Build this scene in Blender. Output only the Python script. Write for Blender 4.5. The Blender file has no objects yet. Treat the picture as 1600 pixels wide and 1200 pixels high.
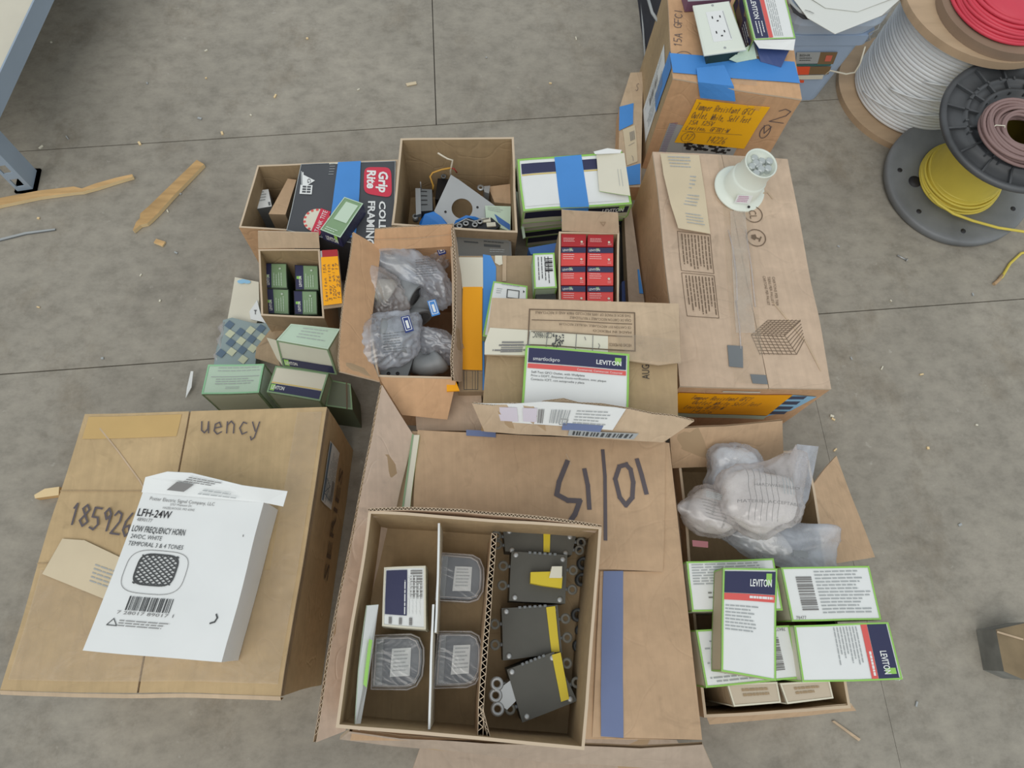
import bpy, math, random
from mathutils import Vector, Matrix, noise
random.seed(7)
SC = bpy.context.scene
COL = SC.collection
K = 0.90                 # metres per layout unit
# ---------------------------------------------------------------- camera
FPX = 1075.0
RX = ((0.99627238, 0.04122931, -0.07577263), (-0.0651917, 0.93509491, -0.34834975), (0.05649238, 0.35199098, 0.93429704))
CH = 1.5
cam = bpy.data.cameras.new('camera'); co = bpy.data.objects.new('camera', cam); COL.objects.link(co)
cam.sensor_width = 36; cam.lens = 36 * FPX / 1600; cam.clip_start = 0.02
m3 = Matrix(RX)           # rows: world axes in camera space -> world = m3 @ cam
co.matrix_world = Matrix.Translation((0, 0, CH * K)) @ m3.to_4x4()
SC.camera = co
# ---------------------------------------------------------------- light
W = bpy.data.worlds.new('world'); SC.world = W; W.use_nodes = True
W.node_tree.nodes['Background'].inputs[0].default_value = (0.88, 0.95, 1.0, 1)
W.node_tree.nodes['Background'].inputs[1].default_value = 0.62
sun = bpy.data.lights.new('daylight', 'SUN'); so = bpy.data.objects.new('daylight', sun); COL.objects.link(so)
sun.energy = 1.15; sun.angle = math.radians(50); sun.color = (1.0, 0.96, 0.9)
so.rotation_euler = Vector((-0.25, -0.6, 1.0)).to_track_quat('Z', 'Y').to_euler()
SC.view_settings.view_transform = 'Standard'; SC.view_settings.look = 'None'
SC.view_settings.gamma = 1; SC.view_settings.use_curve_mapping = False
SC.view_settings.exposure = 0.0

# ---------------------------------------------------------------- materials
def lin(c):
    return tuple((x / 12.92 if x <= 0.04045 else ((x + 0.055) / 1.055) ** 2.4) for x in [v / 255 for v in c]) + (1,)
MATS = {}
def mat(name, rgb, rough=0.7, metal=0.0, var=0.0, scale=12, bump=0.0, bscale=60, stretch=None, spec=0.5, coat=0.0):
    if name in MATS: return MATS[name]
    m = bpy.data.materials.new(name); m.use_nodes = True; MATS[name] = m
    nt = m.node_tree; b = nt.nodes['Principled BSDF']
    c = lin(rgb); b.inputs['Base Color'].default_value = c
    b.inputs['Roughness'].default_value = rough; b.inputs['Metallic'].default_value = metal
    b.inputs['Specular IOR Level'].default_value = spec; b.inputs['Coat Weight'].default_value = coat
    if var or bump:
        tc = nt.nodes.new('ShaderNodeTexCoord'); mp = nt.nodes.new('ShaderNodeMapping')
        nt.links.new(tc.outputs['Object'], mp.inputs[0])
        if stretch: mp.inputs['Scale'].default_value = stretch
    if var:
        n = nt.nodes.new('ShaderNodeTexNoise'); n.inputs['Scale'].default_value = scale; n.inputs['Detail'].default_value = 6
        nt.links.new(mp.outputs[0], n.inputs[0])
        r = nt.nodes.new('ShaderNodeValToRGB'); e = r.color_ramp.elements
        e[0].position = 0.3; e[1].position = 0.7
        e[0].color = tuple(x * (1 - var) for x in c[:3]) + (1,); e[1].color = tuple(min(1, x * (1 + var * 0.8)) for x in c[:3]) + (1,)
        nt.links.new(n.outputs[0], r.inputs[0]); nt.links.new(r.outputs[0], b.inputs['Base Color'])
    if bump:
        n2 = nt.nodes.new('ShaderNodeTexNoise'); n2.inputs['Scale'].default_value = bscale; n2.inputs['Detail'].default_value = 4
        nt.links.new(mp.outputs[0], n2.inputs[0])
        bp = nt.nodes.new('ShaderNodeBump'); bp.inputs['Strength'].default_value = bump; bp.inputs['Distance'].default_value = 0.004
        nt.links.new(n2.outputs[0], bp.inputs['Height']); nt.links.new(bp.outputs[0], b.inputs['Normal'])
    return m
def card(name, rgb, wrinkle=0.35):
    m = mat(name, rgb, 0.8, var=0.11, scale=5, bump=wrinkle, bscale=9, stretch=(1, 2.2, 1), spec=0.25)
    nt = m.node_tree; N = nt.nodes; L = nt.links; bs = N['Principled BSDF']
    src = bs.inputs['Base Color'].links[0].from_socket; tc = [n for n in N if n.type == 'TEX_COORD'][0]
    def layer(src, scale, st, lo, hi, p0, p1, dist=0.0, typ=None):
        mp = N.new('ShaderNodeMapping'); mp.inputs['Scale'].default_value = st; L.new(tc.outputs['Object'], mp.inputs[0])
        n = N.new('ShaderNodeTexNoise'); n.inputs['Scale'].default_value = scale; n.inputs['Detail'].default_value = 7; n.inputs['Distortion'].default_value = dist
        L.new(mp.outputs[0], n.inputs[0]); r = N.new('ShaderNodeMapRange'); r.inputs['From Min'].default_value = p0; r.inputs['From Max'].default_value = p1
        r.inputs['To Min'].default_value = lo; r.inputs['To Max'].default_value = hi; L.new(n.outputs[0], r.inputs[0])
        x = N.new('ShaderNodeMix'); x.data_type = 'RGBA'; x.blend_type = 'MULTIPLY'; x.inputs[0].default_value = 1; L.new(src, x.inputs[6]); L.new(r.outputs[0], x.inputs[7]); return x.outputs[2], n
    s1, _ = layer(src, 1.0, (170, 2, 2), .955, 1.03, .3, .7)           # faint lines of the fluting
    s2, _ = layer(s1, 60, (1, 1, 1), .94, 1.05, .3, .7)              # fibres
    s3, nn = layer(s2, 14, (1, 1, 1), .80, 1.0, .24, .36, 1.5)        # scuffs
    L.new(s3, bs.inputs['Base Color'])
    # soft creases
    vo = N.new('ShaderNodeTexVoronoi'); vo.feature = 'DISTANCE_TO_EDGE'; vo.inputs['Scale'].default_value = 5.5
    nz = N.new('ShaderNodeTexNoise'); nz.inputs['Scale'].default_value = 4; L.new(tc.outputs['Object'], nz.inputs[0])
    va = N.new('ShaderNodeVectorMath'); va.operation = 'ADD'; L.new(tc.outputs['Object'], va.inputs[0]); L.new(nz.outputs['Color'], va.inputs[1]); L.new(va.outputs[0], vo.inputs['Vector'])
    r = N.new('ShaderNodeMapRange'); r.inputs['From Min'].default_value = 0; r.inputs['From Max'].default_value = .035; L.new(vo.outputs[0], r.inputs[0])
    b2 = N.new('ShaderNodeBump'); b2.inputs['Strength'].default_value = .10 + wrinkle * .28; b2.inputs['Distance'].default_value = .0025; L.new(r.outputs[0], b2.inputs['Height'])
    L.new(bs.inputs['Normal'].links[0].from_socket, b2.inputs['Normal']); L.new(b2.outputs[0], bs.inputs['Normal'])
    return m
def film(name, rgb, body, gloss=0.12, rough=0.15, back=None):
    m = bpy.data.materials.new(name); m.use_nodes = True; MATS[name] = m
    nt = m.node_tree; N = nt.nodes; L = nt.links
    for n in list(N): N.remove(n)
    out = N.new('ShaderNodeOutputMaterial'); t = N.new('ShaderNodeBsdfTransparent')
    d = N.new('ShaderNodeBsdfDiffuse'); d.inputs[0].default_value = lin(rgb)
    tr = N.new('ShaderNodeBsdfTranslucent'); tr.inputs[0].default_value = lin(rgb)
    g = N.new('ShaderNodeBsdfGlossy'); g.inputs['Roughness'].default_value = rough
    a = N.new('ShaderNodeMixShader'); a.inputs[0].default_value = 0.35; L.new(d.outputs[0], a.inputs[1]); L.new(tr.outputs[0], a.inputs[2])
    tc = N.new('ShaderNodeTexCoord'); ns = N.new('ShaderNodeTexNoise'); ns.inputs['Scale'].default_value = 22; ns.inputs['Detail'].default_value = 5
    L.new(tc.outputs['Object'], ns.inputs[0])
    mr = N.new('ShaderNodeMapRange'); mr.inputs['From Min'].default_value = 0.35; mr.inputs['From Max'].default_value = 0.7
    mr.inputs['To Min'].default_value = body * 0.55; mr.inputs['To Max'].default_value = min(0.95, body * 1.6); L.new(ns.outputs[0], mr.inputs[0])
    x = N.new('ShaderNodeMixShader'); L.new(mr.outputs[0], x.inputs[0]); L.new(t.outputs[0], x.inputs[1]); L.new(a.outputs[0], x.inputs[2])
    y = N.new('ShaderNodeMixShader'); y.inputs[0].default_value = gloss; L.new(x.outputs[0], y.inputs[1]); L.new(g.outputs[0], y.inputs[2])
    bp = N.new('ShaderNodeBump'); bp.inputs['Strength'].default_value = 0.6; bp.inputs['Distance'].default_value = 0.006
    vo = N.new('ShaderNodeTexNoise'); vo.inputs['Scale'].default_value = 16; vo.inputs['Detail'].default_value = 3; vo.inputs['Distortion'].default_value = 1.2; L.new(tc.outputs['Object'], vo.inputs[0])
    L.new(vo.outputs[0], bp.inputs['Height']); L.new(bp.outputs[0], g.inputs['Normal']); L.new(bp.outputs[0], d.inputs['Normal'])
    L.new(y.outputs[0], out.inputs[0])
    return m

KR = card('kraft', (196, 166, 134)); KRY = card('kraft_yellow', (194, 168, 128)); KRP = card('kraft_pinkish', (202, 178, 154), 0.6)
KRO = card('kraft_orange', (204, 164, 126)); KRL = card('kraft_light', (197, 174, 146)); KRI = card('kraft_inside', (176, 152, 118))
KRD = card('kraft_dull', (168, 146, 118)); EDGE = mat('cardboard_edge', (206, 186, 160), 0.9); FLUTE = mat('flute', (176, 150, 118), 0.9)
KRG = card('kraft_greyish', (178, 160, 142)); KRF = card('kraft_flap', (216, 194, 174))
WHITE = mat('white_paper', (232, 234, 232), 0.55, var=0.03, bump=0.1, bscale=14)
CREAM = mat('cream_paper', (222, 217, 198), 0.6, var=0.04); NEWS = mat('yellowed_paper', (212, 196, 166), 0.8, var=0.06)
GREENB = mat('lime_border', (150, 204, 96), 0.5); NAVY = mat('navy_print', (48, 50, 84), 0.45); RED = mat('red_print', (222, 96, 90), 0.5)
SAGE = mat('sage_green_print', (134, 164, 124), 0.5, var=0.05); SAGEL = mat('pale_green_print', (198, 218, 196), 0.5)
PGREEN = mat('pale_green_paper', (190, 212, 190), 0.55, var=0.03)
ORANGE = mat('orange_sticker', (255, 176, 8), 0.6); BLUET = mat('blue_tape', (74, 142, 214), 0.5, var=0.05, bump=0.25, bscale=40)
BLUED = mat('faded_blue_tape', (112, 126, 164), 0.6, var=0.05)
INK = mat('black_ink', (36, 34, 36), 0.6); GINK = mat('grey_ink', (128, 126, 124), 0.7); MARK = mat('marker_ink', (92, 84, 88), 0.6)
BINK = mat('brown_ink', (112, 94, 76), 0.8); LINK = mat('pale_grey_ink', (168, 172, 172), 0.7); PINK = mat('mauve_ink', (130, 100, 150), 0.7)
GOLD = mat('gold_line', (222, 196, 120), 0.5); BLACK = mat('black_plastic', (30, 31, 34), 0.4, var=0.1); GREY = mat('grey_plastic', (116, 120, 122), 0.5, var=0.08)
DGREY = mat('dark_grey_plastic', (70, 72, 72), 0.5, var=0.12); STEEL = mat('galvanised_steel', (176, 178, 178), 0.42, metal=0.55, var=0.08)
CRIM = mat('crimson_print', (176, 44, 50), 0.5); SCAR = mat('scarlet_print', (222, 78, 74), 0.5); BOXD = mat('charcoal_box_print', (74, 76, 80), 0.5, var=0.06)
PALEG = mat('pale_plastic', (226, 232, 220), 0.35); IVORY = mat('ivory_plastic', (214, 218, 196), 0.4)
TAPEC = film('clear_tape', (222, 204, 176), 0.22, 0.05, 0.35)
TAPEB = mat('brown_glossy_tape', (206, 172, 112), 0.3, var=0.08)
CLEAR = film('clear_bag_film', (224, 231, 242), 0.44, 0.09, 0.22); PACK = film('clear_pack', (206, 208, 212), 0.20, 0.10, 0.2)
MILKY = film('milky_bag_film', (230, 224, 222), 0.42, 0.08, 0.25); GLAZE = film('tape_glaze', (232, 222, 206), 0.42, 0.08, 0.3)
WIREW = mat('white_cable', (236, 240, 242), 0.22, var=0.03); WIREY = mat('yellow_cable', (220, 200, 84), 0.45, var=0.06, scale=20); WIRER = mat('red_cable', (214, 66, 84), 0.5, var=0.08)
WIREB = mat('mauve_brown_cable', (142, 116, 112), 0.55, var=0.08)
SPOOL = mat('dusty_black_spool', (122, 125, 127), 0.5, var=0.3, scale=9); SPOOLD = mat('scuffed_black_spool', (76, 78, 80), 0.42, var=0.45, scale=8); PLY = mat('plywood', (186, 160, 130), 0.75, var=0.15, scale=5, stretch=(1, 6, 1))
PLYB = mat('brown_board', (146, 124, 104), 0.8, var=0.12); STEELB = mat('blue_grey_steel', (158, 174, 190), 0.4, var=0.06); SHELFW = mat('shelf_board', (212, 206, 188), 0.7, var=0.05)
WOOD = mat('pine', (206, 168, 116), 0.7, var=0.2, scale=10, stretch=(1, 8, 1)); WOODL = mat('pine_light', (234, 208, 160), 0.7, var=0.08)
BUCK = mat('translucent_blue_plastic', (166, 186, 212), 0.35, var=0.05); SLATE = mat('slate_print', (72, 78, 100), 0.5)
CHECKB = mat('check_slate', (98, 118, 136), 0.7); CHECKG = mat('check_grey', (150, 166, 166), 0.7); CHECKC = mat('check_cream', (204, 208, 178), 0.7)
YEL = mat('yellow_plastic', (214, 190, 40), 0.45); DARKF = mat('dark_quilted_fabric', (50, 52, 62), 0.8, var=0.3, scale=14, bump=0.5, bscale=12)
WIREWH = mat('wire_white', (220, 210, 190), 0.5); BUNDLE = mat('wire_orange', (206, 158, 70), 0.5)
SKYT = mat('sky_label', (150, 200, 232), 0.5)

# ---------------------------------------------------------------- layout helpers (layout units, scaled by K when a mesh is built)
def X(px, py, z=0.0):
    r = m3 @ Vector(((px - 800) / FPX, -(py - 600) / FPX, -1.0))
    return Vector((0, 0, CH)) + r * ((z - CH) / r.z)
def XS(pts, z):
    if isinstance(z, (int, float)): z = [z] * len(pts)
    return [X(p[0], p[1], q) for p, q in zip(pts, z)]
def wobv(p):
    return noise.noise_vector(p * 6.5) * 0.0028 + noise.noise_vector(p * 19.0 + Vector((5, 3, 1))) * 0.0006

class Fr:
    """a printed face: corners clockwise seen from outside, u left to right, v top to bottom"""
    def __init__(s, tl, tr, br, bl, lift=0.0):
        s.tl, s.tr, s.br, s.bl = [Vector(p) for p in (tl, tr, br, bl)]
        s.n = (s.bl - s.tl).cross(s.tr - s.tl).normalized(); s.lift = lift
        s.w = ((s.tr - s.tl).length + (s.br - s.bl).length) / 2; s.h = ((s.bl - s.tl).length + (s.br - s.tr).length) / 2
    def at(s, u, v, off=0.0):
        a = s.tl.lerp(s.tr, u); b = s.bl.lerp(s.br, u)
        return a.lerp(b, v) + s.n * (off + s.lift)
    def rot(s, k=1):
        c = [s.tl, s.tr, s.br, s.bl]; c = c[k % 4:] + c[:k % 4]
        return Fr(*c, lift=s.lift)
    def sub(s, u0, v0, u1, v1, lift=0.0):
        return Fr(s.at(u0, v0), s.at(u1, v0), s.at(u1, v1), s.at(u0, v1), lift=lift)

ORG = {}
class B:
    def __init__(s, wob=True):
        s.v = []; s.f = []; s.m = []; s.mats = []; s.wob = wob; s.smooth = False; s.sm = []
    def mi(s, m):
        if m not in s.mats: s.mats.append(m)
        return s.mats.index(m)
    def poly(s, pts, m, sm=False):
        i = len(s.v); s.v += [Vector(p) for p in pts]; s.f.append(tuple(range(i, i + len(pts)))); s.m.append(s.mi(m)); s.sm.append(sm)
    def quad(s, a, b, c, d, m, seg=0.03):
        a, b, c, d = [Vector(p) for p in (a, b, c, d)]
        if not s.wob: seg = 9
        nu = max(1, min(30, math.ceil(max((b - a).length, (c - d).length) / seg))); nv = max(1, min(30, math.ceil(max((d - a).length, (c - b).length) / seg)))
        i0 = len(s.v)
        for j in range(nv + 1):
            for i in range(nu + 1):
                s.v.append(a.lerp(b, i / nu).lerp(d.lerp(c, i / nu), j / nv))
        k = s.mi(m)
        for j in range(nv):
            for i in range(nu):
                q = i0 + j * (nu + 1) + i
                s.f.append((q, q + 1, q + nu + 2, q + nu + 1)); s.m.append(k); s.sm.append(False)
    def hexa(s, t, b, m, top=None, bottom=True, sides=None):
        s.quad(*t, top or m)
        if bottom: s.quad(b[3], b[2], b[1], b[0], m)
        for k in range(4):
            mm = sides[k] if sides else m
            s.quad(t[(k + 1) % 4], t[k], b[k], b[(k + 1) % 4], mm)
    def box(s, c, sx, sy, sz, m, rz=0.0, top=None):
        c = Vector(c); R = Matrix.Rotation(rz, 3, 'Z')
        q = [R @ Vector((x * sx / 2, y * sy / 2, 0)) for x, y in ((-1, 1), (1, 1), (1, -1), (-1, -1))]
        s.hexa([c + p + Vector((0, 0, sz / 2)) for p in q], [c + p - Vector((0, 0, sz / 2)) for p in q], m, top)
    def pprism(s, pts, z0, m, top=None):
        """polygon pts (at their z) extruded down to z0"""
        s.poly(pts, top or m); bt = [Vector((p.x, p.y, z0)) for p in pts]; s.poly(bt[::-1], m)
        for i in range(len(pts)):
            j = (i + 1) % len(pts); s.poly([pts[j], pts[i], bt[i], bt[j]], m)
    def slab(s, pts, th, m, side=None, n=None):
        """flat polygon given thickness th against its normal"""
        pts = [Vector(p) for p in pts]
        n = n or (pts[2] - pts[0]).cross(pts[1] - pts[0]).normalized()
        lo = [p - n * th for p in pts]
        if len(pts) == 4: s.quad(*pts, m); s.quad(lo[3], lo[2], lo[1], lo[0], m)
        else: s.poly(pts, m); s.poly(lo[::-1], m)
        for i in range(len(pts)):
            j = (i + 1) % len(pts)
            if s.wob: s.quad(pts[j], pts[i], lo[i], lo[j], side or m)
            else: s.poly([pts[j], pts[i], lo[i], lo[j]], side or m)
    def panel(s, top, bot, th, m, back=None, pitch=0.0085, flute=True, both=False):
        """corrugated board between polyline top (open fluted edge) and bot"""
        top = [Vector(p) for p in top]; bot = [Vector(p) for p in bot]; n = len(top); nr = []
        for i in range(n):
            a = top[min(i + 1, n - 1)] - top[max(i - 1, 0)]; nr.append(a.cross(bot[i] - top[i]).normalized())
        lt = 0.0006
        for sgn, mm in ((1, m), (-1, back or m)):
            for i in range(n - 1):
                o0, o1 = nr[i] * th / 2 * sgn, nr[i + 1] * th / 2 * sgn
                i0, i1 = nr[i] * (th / 2 - lt) * sgn, nr[i + 1] * (th / 2 - lt) * sgn
                s.quad(top[i] + o0, top[i + 1] + o1, bot[i + 1] + o1, bot[i] + o0, mm)
                s.quad(top[i] + o0, top[i + 1] + o1, top[i + 1] + i1, top[i] + i0, EDGE)
                s.quad(top[i] + i0, top[i + 1] + i1, bot[i + 1] + i1, bot[i] + i0, FLUTE, seg=0.2)
        for a, b, q in ((top[0], bot[0], nr[0]), (top[-1], bot[-1], nr[-1])):
            s.quad(a + q * th / 2, a - q * th / 2, b - q * th / 2, b + q * th / 2, EDGE)
        ends = [(top, bot)] + ([(bot, top)] if both else [])
        for tp, bt in ends:
            acc = [0.0]
            for i in range(n - 1): acc.append(acc[-1] + (tp[i + 1] - tp[i]).length)
            def at(d):
                d = max(0, min(acc[-1] - 1e-6, d)); i = 0
                while acc[i + 1] < d: i += 1
                t = (d - acc[i]) / (acc[i + 1] - acc[i]); p = tp[i].lerp(tp[i + 1], t); q = bt[i].lerp(bt[i + 1], t)
                return p, (q - p).normalized(), nr[i], (tp[i + 1] - tp[i]).normalized()
            if not flute:
                continue
            d = 0; k = 0
            while d < acc[-1] - pitch:
                p0, dn0, n0, t0 = at(d); p1, dn1, n1, t1 = at(d + pitch / 2)
                a = p0 + n0 * (th / 2 - lt) * (1 if k % 2 else -1); b = p1 + n1 * (th / 2 - lt) * (-1 if k % 2 else 1)
                w = t0 * 0.0011
                s.poly([a, a + w, b + w, b], EDGE); s.poly([a, b, b + dn1 * 0.012, a + dn0 * 0.012], FLUTE); s.poly([a + w, b + w, b + w + dn1 * 0.012, a + w + dn0 * 0.012], FLUTE)
                d += pitch / 2; k += 1
    # ---- print on a frame
    def rect(s, F, u0, v0, u1, v1, m, off=0.0012):
        s.quad(F.at(u0, v0, off), F.at(u1, v0, off), F.at(u1, v1, off), F.at(u0, v1, off), m)
    def shape(s, F, pts, m, off=0.0012):
        s.poly([F.at(u, v, off) for u, v in pts], m)
    def border(s, F, w, m, off=0.0012):
        a, b = w / F.w, w / F.h
        s.rect(F, 0, 0, 1, b, m, off); s.rect(F, 0, 1 - b, 1, 1, m, off); s.rect(F, 0, b, a, 1 - b, m, off); s.rect(F, 1 - a, b, 1, 1 - b, m, off)
    def frame(s, F, u0, v0, u1, v1, w, m, off=0.0012):
        s.border(F.sub(u0, v0, u1, v1, lift=F.lift), w, m, off)
    def stroke(s, F, pts, w, m, off=0.0014):
        P = [F.at(u, v, off) for u, v in pts]
        for i in range(len(P) - 1):
            d = (P[i + 1] - P[i])
            if d.length < 1e-6: continue
            d.normalize(); q = F.n.cross(d) * w / 2; e = d * w * 0.35
            s.poly([P[i] + q - e, P[i + 1] + q + e, P[i + 1] - q + e, P[i] - q - e], m)
    def lines(s, F, u0, v0, u1, v1, n, m, fill=0.45, off=0.0014, rag=0.3, word=0.0):
        for k in range(n):
            a = v0 + (v1 - v0) * k / n; b = a + (v1 - v0) / n * fill; e = u1 - (u1 - u0) * rag * random.random(); u = u0
            while u < e:
                ww = (u1 - u0) * random.uniform(0.07, 0.2); x = min(e, u + ww)
                s.rect(F, u, a, x, b, m, off); u = x + (u1 - u0) * 0.02
    def barcode(s, F, u0, v0, u1, v1, m=None, n=26, off=0.0014, horiz=False):
        t = 0.0
        while t < 1:
            w = random.uniform(0.3, 1.2) / n
            if horiz: s.rect(F, u0, v0 + (v1 - v0) * t, u1, v0 + (v1 - v0) * min(1, t + w), m or INK, off)
            else: s.rect(F, u0 + (u1 - u0) * t, v0, u0 + (u1 - u0) * min(1, t + w), v1, m or INK, off)
            t += w + random.uniform(0.3, 1.0) / n
    def text(s, F, st, u0, v0, v1, m, u1=None, off=0.0016, bold=0.0, align='L'):
        V, Pl, wd = glyphs(st, bold)
        hh = (v1 - v0) * F.h; sc = hh / 0.73
        uw = (u1 - u0) if u1 is not None else wd * sc / F.w
        if align == 'R': u0 = u0 - uw
        i = len(s.v); k = s.mi(m)
        for x, y in V: s.v.append(F.at(u0 + x / wd * uw, v1 - (y / 0.73) * (v1 - v0), off))
        for p in Pl: s.f.append(tuple(i + q for q in p)); s.m.append(k); s.sm.append(False)
    def hand(s, F, st, u0, v0, v1, m, u1=None, w=0.0012, slant=0.2, jit=0.15, off=0.0014):
        H = (v1 - v0); adv = (u1 - u0) / max(1, len(st)) if u1 is not None else H * F.h * 0.62 / F.w
        for i, ch in enumerate(st):
            g = HS.get(ch) or HS.get(ch.upper())
            if not g: continue
            sc = 1.0
            dy = random.uniform(-jit, jit) * H * 0.4
            for st_ in g.split('|'):
                pts = [tuple(float(q) for q in w_.split(',')) for w_ in st_.split()]
                s.stroke(F, [(u0 + (i + (x / 4 * 0.8 + y / 6 * slant) * sc) * adv, v1 + dy - y / 6 * H * sc) for x, y in pts], w, m, off)
    # ---- solids
    def lathe(s, c, prof, m, n=48, axis=None, sm=True, mats=None):
        c = Vector(c); R = Matrix.Identity(3)
        if axis: R = Vector(axis).to_track_quat('Z', 'Y').to_matrix()
        i0 = len(s.v)
        for r, z in prof:
            for k in range(n):
                a = 2 * math.pi * k / n; s.v.append(c + R @ Vector((r * math.cos(a), r * math.sin(a), z)))
        for j in range(len(prof) - 1):
            mm = s.mi(mats[j] if mats else m)
            for k in range(n):
                k2 = (k + 1) % n
                s.f.append((i0 + j * n + k, i0 + j * n + k2, i0 + (j + 1) * n + k2, i0 + (j + 1) * n + k)); s.m.append(mm); s.sm.append(sm)
    def tube(s, pts, r, m, n=8, closed=False, cap=True):
        pts = [Vector(p) for p in pts]; N = len(pts); i0 = len(s.v); up = None
        rr = r if isinstance(r, list) else [r] * N
        for i, p in enumerate(pts):
            a = pts[(i - 1) % N] if (closed or i) else p; b = pts[(i + 1) % N] if (closed or i < N - 1) else p
            t = (b - a).normalized()
            if up is None: up = t.orthogonal().normalized()
            up = (up - t * up.dot(t)).normalized(); sd = t.cross(up)
            for k in range(n):
                g = 2 * math.pi * k / n; s.v.append(p + (up * math.cos(g) + sd * math.sin(g)) * rr[i])
        kk = s.mi(m)
        for i in range(N if closed else N - 1):
            j = (i + 1) % N
            for k in range(n):
                k2 = (k + 1) % n; s.f.append((i0 + i * n + k, i0 + i * n + k2, i0 + j * n + k2, i0 + j * n + k)); s.m.append(kk); s.sm.append(True)
        if cap and not closed:
            s.f.append(tuple(i0 + k for k in range(n))[::-1]); s.m.append(kk); s.sm.append(False)
            s.f.append(tuple(i0 + (N - 1) * n + k for k in range(n))); s.m.append(kk); s.sm.append(False)
    def build(s, name, parent=None, label=None, cat=None, group=None, kind=None, bevel=0.0):
        org = ORG[parent] if parent else None
        vs = [(p + (wobv(p) if s.wob else Vector())) * K for p in s.v]
        if org is None:
            lo = Vector((min(p.x for p in vs), min(p.y for p in vs), min(p.z for p in vs))); hi = Vector((max(p.x for p in vs), max(p.y for p in vs), lo.z))
            org = (lo + hi) / 2
        me = bpy.data.meshes.new(name); me.from_pydata([p - org for p in vs], [], s.f)
        for q in s.mats: me.materials.append(q)
        me.polygons.foreach_set('material_index', s.m); me.polygons.foreach_set('use_smooth', s.sm); me.update()
        o = bpy.data.objects.new(name, me); COL.objects.link(o)
        if parent: o.parent = parent
        else: o.location = org
        ORG[o] = org
        if bevel:
            bv = o.modifiers.new('bevel', 'BEVEL'); bv.width = bevel; bv.segments = 2; bv.limit_method = 'ANGLE'; bv.angle_limit = 0.7
        tag(o, label, cat, group, kind)
        return o
def tag(o, label=None, cat=None, group=None, kind=None):
    if label: o['label'] = label
    if cat: o['category'] = cat
    if group: o['group'] = group
    if kind: o['kind'] = kind
def thing(name, label, cat, base, group=None):
    o = bpy.data.objects.new(name, None); COL.objects.link(o); o.empty_display_size = 0.05
    ORG[o] = Vector(base) * K; o.location = ORG[o]; tag(o, label, cat, group); return o
GC = {}
def glyphs(st, bold):
    key = (st, bold)
    if key in GC: return GC[key]
    cu = bpy.data.curves.new('t', 'FONT'); cu.body = st; cu.resolution_u = 2; cu.offset = bold
    ob = bpy.data.objects.new('t', cu); COL.objects.link(ob); dg = bpy.context.evaluated_depsgraph_get()
    me = bpy.data.meshes.new_from_object(ob.evaluated_get(dg))
    V = [(v.co.x, v.co.y) for v in me.vertices]; Pl = [tuple(p.vertices) for p in me.polygons]
    COL.objects.unlink(ob); bpy.data.objects.remove(ob); bpy.data.curves.remove(cu); bpy.data.meshes.remove(me)
    x0 = min(x for x, y in V); V = [(x - x0, y) for x, y in V]; wd = max(x for x, y in V)
    GC[key] = (V, Pl, wd); return GC[key]
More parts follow.
